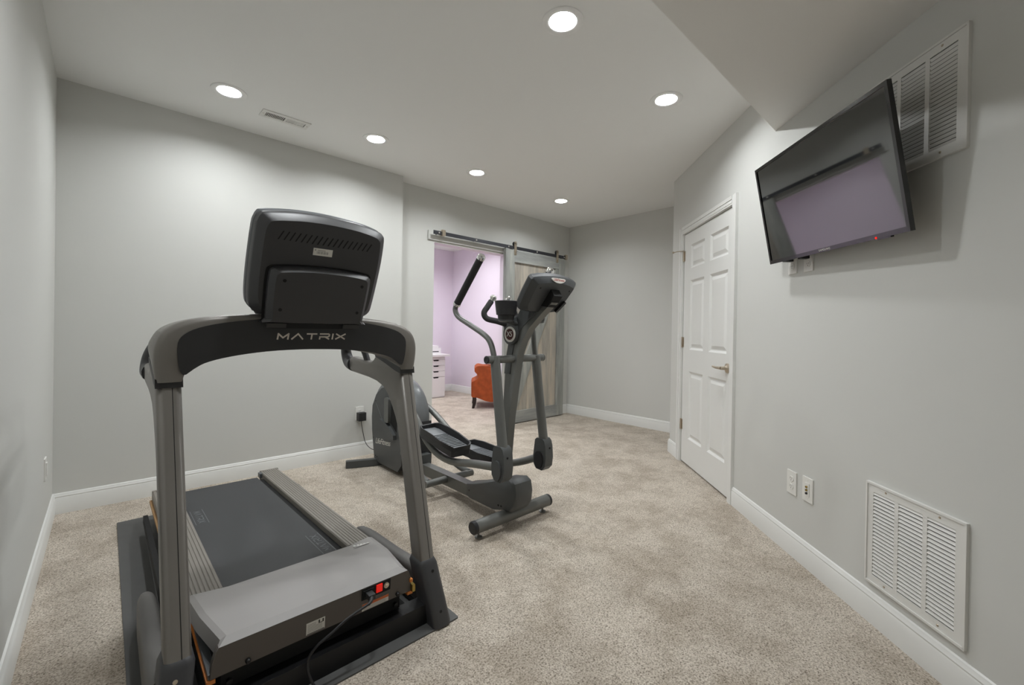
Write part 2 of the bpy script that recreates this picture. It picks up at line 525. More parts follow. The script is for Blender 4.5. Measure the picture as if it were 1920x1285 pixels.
baseboard('baseboard_step', lambda a, d, z: Vector((XE+d, a, z)), YA, YB, 'white baseboard on the short wall step', -1, -1)
baseboard('baseboard_opening_left', lambda a, d, z: Vector((a, YB-d, z)), XE, DO0, 'white baseboard left of the doorway', 1, 0)
baseboard('baseboard_opening_right', lambda a, d, z: Vector((a, YB-d, z)), DO1, XC, 'white baseboard under the barn door', 0, -1)
baseboard('baseboard_jamb', lambda a, d, z: Vector((DO1-d, a, z)), YB, YB+WT, 'short white baseboard on the doorway jamb', 0, 0)
baseboard('baseboard_far', lambda a, d, z: Vector((XC-d, a, z)), 2.01, YB, 'white baseboard on the end wall', 0, -1)
baseboard('baseboard_door', lambda a, d, z: RW(a, d, z), 0.014, -0.228, 'short white baseboard left of the panelled door', 0, 0)
baseboard('baseboard_right', lambda a, d, z: RW(a, d, z), -1.300, SEND, 'white baseboard along the right wall', 0, 0)
baseboard('baseboard_lavender_back', lambda a, d, z: Vector((a, YLAV-d, z)), XLAV0, XC, 'white baseboard at the back of the lavender room', 0, -1)
baseboard('baseboard_lavender_right', lambda a, d, z: Vector((XC-d, a, z)), YB+WT, YLAV, 'white baseboard on the lavender side wall', 0, -1)

# ---- white six-panel door and its casing
def casing(name, s0, s1, z0, z1, label):
    bm = bmesh.new()
    add_box(bm, s0, s1, -0.0005, 0.014, z0, z1, RW)
    if abs(s1-s0) > abs(z1-z0):
        add_box(bm, s0, s1, 0.014, 0.02, z1-0.026, z1, RW); add_box(bm, s0, s1, 0.014, 0.0165, z1-0.05, z1-0.03, RW)
    else:
        so = s0 if abs(s0+0.76) > abs(s1+0.76) else s1
        sg = 1 if so < -0.76 else -1
        add_box(bm, so, so+sg*0.026, 0.014, 0.02, z0, z1, RW); add_box(bm, so+sg*0.03, so+sg*0.05, 0.014, 0.0165, z0, z1, RW)
    return struct(finish(name, bm, 'trim', smooth=0), label)
casing('trim_1', -0.290, -0.228, 0, 2.118, 'white door casing at the far jamb')
casing('trim_2', -1.300, -1.236, 0, 2.118, 'white door casing at the near jamb')
casing('trim_3', -0.290, -1.236, 2.056, 2.118, 'white door casing across the top')
dr = bpy.data.objects.new('door_1', None); COL.objects.link(dr)
register(dr, RW(-0.765, -0.03, 0), None)
struct(dr, 'white six-panel interior door with lever handle', 'door')
D0, D1, DB, DT = -0.307, -1.223, 0.014, 2.045
# slab with six recesses: stiles and rails around them
PC = [(-0.455, -0.745), (-0.852, -1.155)]
PZ = [(1.728, 1.93), (1.018, 1.622), (0.24, 0.828)]
bm = bmesh.new()
zr = [DB, 0.24, 0.828, 1.018, 1.622, 1.728, 1.93, DT]
add_box(bm, D0, PC[0][0], -0.038, -0.003, DB, DT, RW)
add_box(bm, PC[0][1], PC[1][0], -0.038, -0.003, DB, DT, RW)
add_box(bm, PC[1][1], D1, -0.038, -0.003, DB, DT, RW)
for i in (0, 2, 4, 6):
    for a, b in PC: add_box(bm, a, b, -0.038, -0.003, zr[i], zr[i+1], RW)
finish('slab', bm, 'door', dr, smooth=0)
for a, b in PC:
    for z0, z1 in PZ:
        # sloped moulding down into the recess and a raised field
        bm = bmesh.new()
        def ring(i, d): return [bm.verts.new(RW(s, d, z)) for s, z in ((a-i, z0+i), (b+i, z0+i), (b+i, z1-i), (a-i, z1-i))]
        rs = [ring(0, -0.0032), ring(0.016, -0.015), ring(0.024, -0.015), ring(0.05, -0.006)]
        for q in range(3):
            for k in range(4): bm.faces.new([rs[q][k], rs[q][(k+1) % 4], rs[q+1][(k+1) % 4], rs[q+1][k]])
        bm.faces.new(rs[3])
        back = ring(0, -0.036)
        for k in range(4): bm.faces.new([rs[0][k], back[k], back[(k+1) % 4], rs[0][(k+1) % 4]])
        bm.faces.new(back[::-1])
        finish('panel', bm, 'door', dr, smooth=0)
for z in (1.855, 1.08, 0.34):
    bm = bmesh.new()
    add_lathe(bm, RW(-0.301, 0.004, z-0.045), (0, 0, 1), [(0.0, -0.004), (0.007, 0), (0.007, 0.09), (0.0, 0.094)], 10)
    add_box(bm, -0.296, -0.327, -0.004, -0.001, z-0.045, z+0.045, RW)
    finish('hinge', bm, 'nickel', dr, smooth=40)
bm = bmesh.new()
add_tube(bm, [RW(-0.301, 0.006, 1.905), RW(-0.27, 0.05, 1.905), RW(-0.235, 0.075, 1.902)], 0.004, 8)
add_lathe(bm, RW(-0.235, 0.075, 1.902), RW(1, 0.6, 0)-RW(0, 0, 0), [(0.0, -0.006), (0.009, -0.004), (0.009, 0.006), (0, 0.008)], 10)
add_tube(bm, [RW(-0.301, 0.006, 1.905), RW(-0.33, 0.014, 1.903)], 0.004, 8)
finish('hinge_stop', bm, 'nickel', dr)
bm = bmesh.new()
add_lathe(bm, RW(-1.178, -0.003, 0.918), NR, [(0.036, 0), (0.034, 0.008), (0.02, 0.012), (0.013, 0.02), (0.012, 0.05), (0.0, 0.052)], 20)
add_tube(bm, catmull([RW(-1.178, 0.044, 0.918), RW(-1.135, 0.048, 0.917), RW(-1.09, 0.046, 0.916), RW(-1.055, 0.05, 0.922)], 5), lambda t: 0.011-0.004*t, 10)
finish('lever_handle', bm, 'nickel', dr)

# ---- header board behind the sliding track
struct(box('trim_4', 2.468, 4.68, YB-0.02, YB-0.001, 2.108, 2.203, 'wall', bevel=0.002), 'painted header board behind the sliding door track')

# ================================================================== recessed lights
LIGHT_LABELS = [
    'recessed ceiling light above the treadmill, beside the ceiling vent',
    'recessed ceiling light in the far row, second from the ceiling vent',
    'recessed ceiling light in the far row in front of the doorway',
    'recessed ceiling light farthest away, near the barn door corner',
    'largest recessed ceiling light at the top of the picture',
    'recessed ceiling light nearest the white door and bulkhead',
    'recessed ceiling light of the near row, out of the picture above the treadmill',
    'unseen ceiling light added to brighten the lavender room, just inside left of the doorway',
    'unseen ceiling light added to brighten the lavender room, just inside right of the doorway',
    'unseen ceiling light added to brighten the lavender room, at the back on the left',
    'unseen ceiling light added to brighten the lavender room, at the back in front of the desk',
    'unseen ceiling light added to brighten the lavender room, at the back right beside the drawers',
]
for (x, y), lab in zip(LIGHT_SPOTS, LIGHT_LABELS):
    t = thing('recessed_light', lab, 'ceiling light', (x, y, H), 'recessed ceiling lights')
    # flat trim flange, then a white baffle rising into the ceiling to the glowing lens
    lathe('trim_ring', (x, y, H), (0, 0, -1), [(0.099, 0.0), (0.098, 0.004), (0.09, 0.007), (0.07, 0.005), (0.066, 0.003), (0.064, -0.002)], 'light_trim', t, 40, caps=False)
    lathe('baffle', (x, y, H), (0, 0, 1), [(0.064, -0.001), (0.063, 0.02), (0.062, 0.034), (0.0, 0.0355)], 'light_trim', t, 40, caps=False)
    lathe('diffuser', (x, y, H), (0, 0, 1), [(0.0, 0.024), (0.042, 0.026), (0.0605, 0.0285), (0.0605, 0.0332), (0.0, 0.0332)], 'lamp', t, 32, caps=False)

# ================================================================== ceiling register
VX0, VX1, VY0, VY1 = 0.768, 1.078, 3.305, 3.425
t = thing('ceiling_vent', 'white slotted supply vent in the ceiling', 'vent', ((VX0+VX1)/2, (VY0+VY1)/2, H))
bm = bmesh.new()
for a in ((VX0, VX1, VY0, VY0+0.03), (VX0, VX1, VY1-0.03, VY1), (VX0, VX0+0.028, VY0+0.03, VY1-0.03), (VX1-0.028, VX1, VY0+0.03, VY1-0.03), ((VX0+VX1)/2-0.007, (VX0+VX1)/2+0.007, VY0+0.03, VY1-0.03)):
    add_box(bm, a[0], a[1], a[2], a[3], H-0.006, H)
finish('frame', bm, 'grille', t, smooth=0)
box('duct_opening', VX0+0.02, VX1-0.02, VY0+0.02, VY1-0.02, H-0.0012, H-0.0002, 'duct', t, smooth=0)
first = None
for g, sg in ((VX0+0.031, -1), ((VX0+VX1)/2+0.010, 1)):
    for k in range(12):
        x = g+0.0045+k*0.0094
        bm = bmesh.new()
        add_prism(bm, [(x-0.0014+sg*0.0022, H-0.0055), (x+0.0014+sg*0.0022, H-0.0055), (x+0.0014-sg*0.0022, H-0.0014), (x-0.0014-sg*0.0022, H-0.0014)], VY0+0.03, VY1-0.03, lambda p, q, h: Vector((p, h, q)))
        finish('slat', bm, 'grille', t, smooth=0)
for x in (VX0+0.012, VX1-0.012):
    lathe('screw', (x, (VY0+VY1)/2, H-0.006), (0, 0, -1), [(0.004, 0), (0.003, 0.0015), (0, 0.002)], 'nickel', t, 10)

# ================================================================== return air grilles on the right wall
def air_grille(label, s0, z0, ns=23, flip=1):
    """s0: far edge; 0.40 x 0.40 plate with three louvred columns"""
    W = 0.40
    t = thing('air_grille', label, 'vent', RW(s0-W/2, 0, z0+W/2), 'white return air grilles')
    cols = [(s0-0.030-i*0.1175, s0-0.030-i*0.1175-0.100) for i in range(3)]
    za, zb = z0+0.033, z0+W-0.033
    bm = bmesh.new()
    add_box(bm, s0, s0-W, 0, 0.007, z0, za, RW); add_box(bm, s0, s0-W, 0, 0.007, zb, z0+W, RW)
    edges = [s0] + [c for ab in cols for c in ab] + [s0-W]
    for i in range(0, len(edges), 2): add_box(bm, edges[i], edges[i+1], 0, 0.007, za, zb, RW)
    finish('frame', bm, 'grille', t, smooth=0)
    bm = bmesh.new()                         # rolled lip of the plate
    L = [(s0, z0), (s0-W, z0), (s0-W, z0+W), (s0, z0+W)]
    for (a, z), (b, zz) in zip(L, L[1:]+L[:1]):
        if abs(a-b) > 0.01: add_box(bm, s0+0.003, s0-W-0.003, 0, 0.011, z-0.004, z+0.004, RW)
        else: add_box(bm, a-0.004, a+0.004, 0, 0.011, z0, z0+W, RW)
    finish('lip', bm, 'grille', t, bevel=0.002, smooth=40)
    box('duct_opening', s0-0.025, s0-W+0.025, 0.0003, 0.0015, za-0.005, zb+0.005, 'duct', t, f=RW, smooth=0)
    pitch = (zb-za)/ns
    proto = None
    for a, b in cols:
        for k in range(ns):
            z = za+(k+0.5)*pitch
            c = RW((a+b)/2, 0, z)
            if proto is None:
                bm = bmesh.new()
                h = pitch
                add_prism(bm, [(0.0018, z+flip*h*0.46), (0.0028, z+flip*h*0.50), (0.0076, z-flip*h*0.16), (0.0068, z-flip*h*0.21)], a, b, lambda d, zz, s: RW(s, d, zz))
                proto = finish('slat', bm, 'grille', t, smooth=0); pc = c
            else:
                dup(proto, c-pc, t)
    for ss in (s0-0.09, s0-W+0.09):
        for zz in (z0+0.016, z0+W-0.016):
            lathe('screw', RW(ss, 0.007, zz), NR, [(0.0045, 0), (0.0035, 0.0018), (0, 0.0022)], 'nickel', t, 10)
air_grille('white return air grille low on the wall above the baseboard', -2.451, 0.164)
air_grille('white return air grille high up behind the television', -2.424, 1.783, flip=-1)

# ================================================================== wall plates
def plate(name, label, f, kind, group=None, w=0.07, h=0.115):
    """f(a, d, z): a across, d out of the wall, z up; centred on 0"""
    t = thing(name, label, 'outlet' if 'outlet' in name else ('switch' if 'switch' in name else 'wall plate'), f(0, 0, 0), group)
    box('cover_plate', -w/2, w/2, 0, 0.006, -h/2, h/2, 'white_pl', t, bevel=0.003, f=f)
    if kind == 'duplex':
        for zc in (0.02, -0.02):
            prism('receptacle', [(x, z+zc) for x, z in rrect(0.034, 0.028, 0.012, 4)], 0.006, 0.0085, lambda p, q, h: f(p, h, q), 'white_pl', t, bevel=0.0008)
            bm = bmesh.new()
            for x in (-0.006, 0.006): add_box(bm, x-0.001, x+0.001, 0.0083, 0.0088, zc-0.001, zc+0.007, f)
            add_box(bm, -0.002, 0.002, 0.0083, 0.0088, zc-0.009, zc-0.005, f)
            finish('slot', bm, 'ink', t, smooth=0)
    elif kind == 'jack':
        box('insert', -0.0165, 0.0165, 0.006, 0.0085, -0.033, 0.033, 'white_pl', t, bevel=0.0008, f=f)
        for zc, m_ in ((0.014, 'brass'), (-0.002, 'brass'), (-0.018, 'ink')):
            lathe('jack', f(0, 0.0085, zc), f(0, 1, 0)-f(0, 0, 0), [(0.0055, 0), (0.0055, 0.006), (0.003, 0.006), (0.003, 0.001)], m_, t, 10)
    elif kind == 'toggle':
        box('rocker', -0.0165, 0.0165, 0.006, 0.0105, -0.033, 0.033, 'white_pl', t, bevel=0.0015, f=f)
    for zz in ((0.0,) if kind == 'duplex' else (0.045, -0.045)):
        lathe('screw', f(0, 0.006, zz), f(0, 1, 0)-f(0, 0, 0), [(0.003, 0), (0.0025, 0.001), (0, 0.0012)], 'white_pl', t, 8)
    return t
plate('wall_outlet', 'white duplex outlet on the right wall, the one nearer the door', lambda a, d, z: RW(-1.943-a, d, 0.381+z), 'duplex', 'outlets low on the right wall', 0.078, 0.12)
plate('wall_jack', 'white wall plate with metal jacks, between outlet and lower grille', lambda a, d, z: RW(-2.072-a, d, 0.389+z), 'jack', None, 0.078, 0.12)
plate('wall_outlet', 'white outlet on the wall behind the treadmill with a black adapter', lambda a, d, z: Vector((1.685+a, YA-d, 0.387+z)), 'duplex', None, 0.075, 0.12)
plate('wall_switch', 'white plate seen edge-on on the left wall', lambda a, d, z: Vector((XL+d, 3.295+a, 0.398+z)), 'toggle')
plate('wall_outlet', 'white outlet below the television, the left one of two', lambda a, d, z: RW(-1.915-a, d, 1.545+z), 'duplex', 'outlets behind the television')
plate('wall_outlet', 'white outlet below the television, the right one of two', lambda a, d, z: RW(-2.045-a, d, 1.54+z), 'duplex', 'outlets behind the television')
def tvplug(ss, zz, lab):
    t = thing('power_plug', lab, 'plug', RW(ss, 0.009, zz))
    box('plug_body', ss-0.014, ss+0.014, 0.0088, 0.05, zz-0.014, zz+0.014, 'tm_black', t, bevel=0.005, f=RW)
    tube('cable', [RW(ss, 0.045, zz), RW(ss-0.01, 0.075, zz+0.005), RW(ss-0.03, 0.085, zz+0.05), RW(ss-0.06, 0.07, zz+0.12)], 0.0035, 'wire', t, 8)
tvplug(-1.915, 1.565, 'black plug in the left outlet below the television')
tvplug(-2.045, 1.56, 'black plug in the right outlet below the television')

# ================================================================== television
tc_ = Vector((2.307, 0.488, 1.794)); az, ti, rl = math.radians(132.681), math.radians(10.915), math.radians(-1.486)
tn = Vector((math.cos(az)*math.cos(ti), math.sin(az)*math.cos(ti), -math.sin(ti)))
tr_ = Vector((0, 0, 1)).cross(tn).normalized(); tu_ = tn.cross(tr_)
trr = tr_*math.cos(rl)+tu_*math.sin(rl); tuu = tu_*math.cos(rl)-tr_*math.sin(rl)
def TV(a, b, d): return tc_ + trr*a + tuu*b + tn*d
TW, TH = 0.91, 0.523
t = thing('television', 'black flat-screen television tilted down on the right wall', 'television', TV(0, -TH/2, -0.03))
bm = bmesh.new()
bw = 0.014
add_box(bm, -TW/2, TW/2, TH/2-bw, TH/2, -0.013, 0.004, TV)
add_box(bm, -TW/2, TW/2, -TH/2, -TH/2+bw*1.3, -0.013, 0.004, TV)
add_box(bm, -TW/2, -TW/2+bw, -TH/2+bw*1.3, TH/2-bw, -0.013, 0.004, TV)
add_box(bm, TW/2-bw, TW/2, -TH/2+bw*1.3, TH/2-bw, -0.013, 0.004, TV)
finish('bezel', bm, 'bezel', t, smooth=0)
box('screen', -TW/2+bw, TW/2-bw, -TH/2+bw*1.3, TH/2-bw, -0.0125, 0.0, 'screen', t, f=TV, smooth=0)
box('back_cover', -TW/2+0.05, TW/2-0.05, -TH/2+0.03, TH/2-0.05, -0.05, -0.0132, 'tv_back', t, bevel=0.015, f=TV)
box('rear_bulge', -0.28, 0.28, -0.2, 0.14, -0.075, -0.048, 'tv_back', t, bevel=0.015, f=TV)
lathe('standby_light', TV(0.303, -TH/2+0.004, 0.004), tn, [(0.0045, 0), (0.004, 0.002), (0, 0.003)], 'led', t, 12)
box('sensor_bump', 0.30, 0.365, -TH/2-0.005, -TH/2, -0.012, 0.0, 'bezel', t, f=TV, bevel=0.002)
text_mesh('brand_lettering', 'SAMSUNG', 0.013, lambda p, q, h: TV(0.005+p, -TH/2+0.009+q, 0.0041+h), 'paper', t, 0.0004, spacing=1.15, xs=1.2)
tm_ = thing('tv_mount', 'black articulated bracket between the television and the wall', 'wall mount', RW(-2.25, 0.0, 1.8))
box('wall_plate', -2.35, -2.15, 0.0005, 0.018, 1.68, 1.9, 'steel_black', tm_, f=RW, bevel=0.002)
pb = TV(0, -0.03, -0.076)
bm = bmesh.new()
q0 = RW(-2.25, 0.018, 1.79)
add_tube(bm, [q0, (q0+pb)/2, pb], 0.016, 10)
finish('arm', bm, 'steel_black', tm_)

# ================================================================== barn door and track
BY = YB-0.085                     # front face of the frame boards
bd = thing('barn_door', 'weathered grey wooden sliding barn door with plank panel', 'door', (4.06, YB-0.065, 0.012))
BX0, BX1, BZ0, BZ1 = 3.512, 4.618, 0.012, 2.147
SW = 0.150
nb = 6
iw = (BX1-BX0-2*SW+0.02)/nb
for i in range(nb):
    x = BX0+SW-0.01+i*iw
    box('plank', x+0.0012, x+iw-0.0012, YB-0.062, YB-0.042, BZ0+0.1, BZ1-0.1, 'barn', bd, bevel=0.002, seg=1, smooth=0)
box('stile', BX0, BX0+SW, BY, YB-0.041, BZ0, BZ1, 'barn_f', bd, bevel=0.002, seg=1, smooth=0)
box('stile', BX1-SW+0.02, BX1, BY, YB-0.041, BZ0, BZ1, 'barn_f', bd, bevel=0.002, seg=1, smooth=0)
box('crosspiece', BX0+SW+0.0005, BX1-SW+0.0195, BY, YB-0.041, BZ1-0.145, BZ1, 'barn_h', bd, bevel=0.002, seg=1, smooth=0)
box('crosspiece', BX0+SW+0.0005, BX1-SW+0.0195, BY, YB-0.041, BZ0, BZ0+0.145, 'barn_h', bd, bevel=0.002, seg=1, smooth=0)
# diagonal brace from the lower left corner to the upper right corner
x0, z0, x1, z1 = BX0+SW+0.002, BZ0+0.147, BX1-SW+0.018, BZ1-0.147
w_ = 0.13
prism('brace', [(x0, z0), (x0+w_*0.45, z0), (x1, z1-w_*1.6), (x1, z1), (x1-w_*0.45, z1), (x0, z0+w_*1.6)], BY+0.001, YB-0.0625, lambda p, q, h: Vector((p, h, q)), 'barn_f', bd, bevel=0.0015, seg=1, smooth=0)
for hx in (3.665, 4.452):
    bm = bmesh.new()
    add_box(bm, hx-0.02, hx+0.02, BY-0.006, BY, BZ1-0.06, 2.235)
    add_lathe(bm, (hx, BY-0.006, 2.235), (0, 1, 0), [(0.02, 0), (0.02, 0.006)], 16)
    hg = finish('hanger_strap', bm, 'nickel', bd, smooth=40)
    lathe('wheel', (hx, BY+0.001, 2.222), (0, 1, 0), [(0.03, 0), (0.03, 0.006), (0.024, 0.009), (0.03, 0.014), (0.03, 0.02)], 'steel_black', bd, 24)
    for zz in (2.222, BZ1-0.02, BZ1-0.045):
        lathe('bolt', (hx, BY-0.006, zz), (0, -1, 0), [(0.008, 0), (0.008, 0.005), (0, 0.006)], 'nickel', hg, 6)
rt = thing('barn_door_track', 'dark steel sliding track on the header board above the doorway', 'door track', (3.57, YB-0.075, 2.18))
box('track', 2.493, 4.665, YB-0.078, YB-0.072, 2.158, 2.197, 'rail', rt, bevel=0.001, smooth=0)
for x in (2.56, 3.06, 3.56, 4.06, 4.6):
    lathe('spacer', (x, YB-0.0205, 2.178), (0, -1, 0), [(0.011, 0), (0.011, 0.051)], 'rail', rt, 14)
    lathe('bolt', (x, YB-0.0785, 2.178), (0, -1, 0), [(0.009, 0), (0.009, 0.004), (0.006, 0.008), (0, 0.009)], 'bolt', rt, 8)
for x in (2.61, 4.635):
    box('stopper', x-0.02, x+0.02, YB-0.098, YB-0.064, 2.15, 2.213, 'nickel', rt, bevel=0.003)
    lathe('rubber_bumper', (x+(0.02 if x < 3 else -0.02), YB-0.081, 2.19), (1 if x < 3 else -1, 0, 0), [(0.01, 0), (0.01, 0.01), (0, 0.012)], 'steel_black', rt, 12)

# ================================================================== furniture of the lavender room
# drawer unit, desk top, small white box
dx0, dx1, dy0, dy1 = 3.872, 4.232, 6.16, 6.72
t = thing('drawer_unit', 'white drawer unit with slotted pulls seen through the doorway', 'drawers', ((dx0+dx1)/2, (dy0+dy1)/2, 0))
box('body', dx0, dx1, dy0, dy1, 0.0, 0.70, 'laminate', t, bevel=0.003)
zs = [0.02, 0.36, 0.455, 0.55, 0.645, 0.695]
for i in range(4):
    z0, z1 = zs[i], zs[i+1]-0.004
    if i == 0: z1 = 0.352
    cx = (dx0+dx1)/2
    bm = bmesh.new()
    add_prism(bm, [(dx0+0.004, z0), (dx1-0.004, z0), (dx1-0.004, z1), (cx+0.06, z1), (cx+0.045, z1-0.02), (cx-0.045, z1-0.02), (cx-0.06, z1), (dx0+0.004, z1)], dy0-0.018, dy0-0.0005, lambda p, q, h: Vector((p, h, q)))
    d_ = finish('drawer', bm, 'laminate', t, smooth=0)
    box('pull_slot', cx-0.055, cx+0.055, dy0-0.0012, dy0-0.0003, z1-0.021, z1+0.002, 'void', d_, smooth=0)
tag(box('desk_top', 2.75, 4.29, 6.09, 6.74, 0.7005, 0.735, 'laminate', bevel=0.003), 'white desk top resting on the drawer unit', 'desk')
t = thing('desktop_printer', 'small white boxy device standing on the desk', 'printer', (4.05, 6.4, 0.7355))
box('body', 3.93, 4.245, 6.3, 6.52, 0.7355, 0.84, 'laminate', t, bevel=0.012)
box('lid', 3.935, 4.2, 6.31, 6.51, 0.8405, 0.875, 'laminate', t, bevel=0.008)
box('paper_slot', 3.96, 4.2, 6.2985, 6.2995, 0.765, 0.78, 'ink', t, smooth=0)
# orange rolled-arm chair
ca = math.radians(-38)
ex = Vector((math.cos(ca), math.sin(ca), 0)); ey = Vector((-math.sin(ca), math.cos(ca), 0))
CH = Vector((3.975, 5.012, 0)) + ex*0.06 + ey*0.29
def CF(a, b, z): return CH + ex*a + ey*b + Vector((0, 0, z))
t = thing('armchair', 'rust orange upholstered armchair with a rolled top and dark curved legs', 'chair', CF(0.2, 0, 0))
side = [(-0.045, 0.525), (-0.062, 0.55), (-0.06, 0.59), (-0.035, 0.618), (0.0, 0.628), (0.18, 0.63)]
lowp = [(0.18, 0.10), (0.10, 0.115), (0.03, 0.145), (-0.03, 0.165), (-0.09, 0.168), (-0.105, 0.19), (-0.108, 0.36), (-0.098, 0.395), (-0.055, 0.415), (-0.02, 0.435), (-0.004, 0.465), (-0.012, 0.50)]
poly = side + [(0.38-a, z) for a, z in side[::-1]] + [(0.38-a, z) for a, z in lowp[::-1]] + lowp
prism('front_panel', poly, -0.33, -0.24, lambda p, q, h: CF(p, h, q), 'fabric', t, bevel=0.014, seg=3)
for sg in (0, 1):
    ap = [(0.16, 0.60), (0.16, 0.2)] + lowp[4:] + side[:5]
    ap = [(0.38-a, z) for a, z in ap] if sg else ap
    prism('arm', ap, -0.238, 0.2, lambda p, q, h: CF(p, h, q), 'fabric', t, bevel=0.01, seg=2)
box('seat', 0.161, 0.219, -0.238, 0.2, 0.2, 0.44, 'fabric', t, bevel=0.01, f=CF)
box('backrest', -0.02, 0.40, 0.202, 0.27, 0.2, 0.61, 'fabric', t, bevel=0.03, f=CF, seg=3)
for a, sx in ((-0.06, -1), (0.44, 1)):
    for b, sy in ((-0.29, -1), (0.17, 1)):
        rings = []
        for z, w, off in ((0.18, 0.03, 0.0), (0.12, 0.029, 0.004), (0.06, 0.023, -0.002), (0.0, 0.017, -0.016)):
            rings.append([CF(a+px+sx*-off, b+py, z) for px, py in rrect(2*w, 2*w, w*0.4, 2)])
        loft('leg', rings, 'leg', t, smooth=40)

# ================================================================== treadmill
tag(prism('treadmill_mat', rrect(0.985, 1.985, 0.006, 2), 0.0005, 0.006, lambda p, q, h: Vector((0.553+p, 2.388+q, h)), 'matt', bevel=0.0015, seg=1),
    'dark grey rubber mat lying under the treadmill', 'mat')
TX = 0.548
t = thing('treadmill', 'grey and black treadmill with an arched crossbar, front end facing us', 'treadmill', (TX, 2.3, 0.0062))
TYZ = lambda y, z, x: Vector((x, y, z))
def rail_z(y): return 0.215 - (y-1.83)*0.0274

# --- base frame
bm = bmesh.new()
add_box(bm, TX-0.40, TX+0.40, 1.448, 1.51, 0.0063, 0.082)
finish('front_beam', bm, 'steel_black', t, bevel=0.006, seg=3)
for sx in (-1, 1):
    box('base_rail', TX+sx*0.30-0.025, TX+sx*0.30+0.025, 1.511, 2.5, 0.03, 0.075, 'void', t, bevel=0.003)
box('motor_pan', TX-0.29, TX+0.29, 1.50, 1.83, 0.084, 0.17, 'void', t, smooth=0)

# --- uprights, boots, foot covers
def yf(z): return 1.394+0.284*z
post_poly = [(yf(0.2), 0.2), (yf(0.2)+0.085, 0.2), (yf(0.5)+0.085, 0.5), (1.690, 0.737), (1.712, 0.775), (1.742, 0.815), (1.783, 0.862), (1.83, 0.892), (1.90, 0.911), (1.989, 0.922), (2.169, 0.933), (2.205, 0.945), (2.22, 0.972), (2.215, 1.0), (2.19, 1.012),
             (2.08, 1.003), (1.992, 0.997), (1.955, 1.003), (1.93, 1.018), (1.903, 1.042), (1.80, 1.018), (1.72, 0.995), (yf(0.98), 0.982)]
for sx in (-1, 1):
    fx = lambda p, q, h, sx=sx: Vector((TX+sx*(0.391+0.0135*q)+h, p, q))
    up = pillow('upright', post_poly, 0.031, 0.024, fx, 'tm_grey', t)
    # dark seam running down the front of the post
    bm = bmesh.new()
    add_prism(bm, [(yf(0.235)-0.0006, 0.235), (yf(0.975)-0.0006, 0.975), (yf(0.975)+0.003, 0.975), (yf(0.235)+0.003, 0.235)], 0.0065, 0.0085, fx)
    finish('seam', bm, 'void', up, smooth=0)
    # collar between upright and arch
    prism('collar', [(yf(0.965)-0.003, 0.968), (1.72, 0.979), (1.80, 1.002), (1.905, 1.028), (1.91, 1.05), (1.80, 1.027), (1.72, 1.005), (yf(0.98)-0.003, 0.995)], -0.034, 0.034, fx, 'tm_black', t, bevel=0.004)
    # boot
    cx0, cx1 = TX+sx*0.42, TX+sx*0.3955
    rings = []
    for z, cx, cy, w, d, r in ((0.0063, cx0, 1.445, 0.078, 0.118, 0.02), (0.02, cx0, 1.447, 0.078, 0.116, 0.02), (0.228, cx1, 1.505, 0.080, 0.108, 0.022), (0.246, cx1, 1.509, 0.064, 0.092, 0.018), (0.248, cx1, 1.51, 0.058, 0.086, 0.018)):
        rings.append([(cx+p, cy+q, z) for p, q in rrect(w, d, r, 3)])
    bt = loft('boot', rings, 'tm_boot', t, smooth=40)
    for z in (0.06, 0.205):
        lathe('screw', (TX+sx*(0.42-0.02*(z/0.24)), 1.445-0.059+(z-0.006)*0.29, z), (0, -1, 0.25), [(0.006, -0.002), (0.006, 0.001), (0.004, 0.002), (0, 0.001)], 'void' if sx > 0 else 'nickel', bt, 10)
    # foot cover behind the boot
    rings = []
    for y, zt, zb_, w in ((1.50, 0.19, 0.03, 0.064), (1.60, 0.172, 0.03, 0.064), (1.80, 0.157, 0.03, 0.063), (2.0, 0.15, 0.03, 0.062), (2.08, 0.146, 0.03, 0.058), (2.14, 0.138, 0.031, 0.048), (2.175, 0.125, 0.034, 0.034), (2.195, 0.105, 0.045, 0.016)):
        rings.append([(TX+sx*0.425+p, y, (zt+zb_)/2+q) for p, q in rrect(w, zt-zb_, min(w*0.45, 0.024), 4)])
    loft('foot_cover', rings, 'tm_fin', t, smooth=50)
    prism('foot_rail', [(1.50, 0.0064), (2.18, 0.0064), (2.18, 0.03), (1.50, 0.03)], -0.022, 0.022, lambda p, q, h, sx=sx: Vector((TX+sx*0.425+h, p, q)), 'steel_black', t, bevel=0.003)
    # dark grab bar: from the arm's end up and forward to the console
    P = lambda o, y, z, sx=sx: (TX+sx*o, y, z)
    tube('grab_bar', [P(0.404, 2.19, 0.972), P(0.412, 2.26, 0.968), P(0.415, 2.315, 0.985), P(0.408, 2.33, 1.035), P(0.39, 2.27, 1.085), P(0.365, 2.10, 1.12), P(0.34, 1.92, 1.15), P(0.31, 1.76, 1.165)], lambda q: 0.037-0.016*min(1, q*1.6), 'tm_boot', t, 14)
    tube('grab_bar_strut', [P(0.404, 2.05, 0.99), P(0.392, 2.075, 1.05), P(0.37, 2.11, 1.11)], 0.015, 'tm_boot', t, 10)
    tube('cap_ring', [P(0.404, 2.196, 0.972), P(0.4045, 2.206, 0.9715)], 0.0395, 'void', t, 18, smoothpath=False)

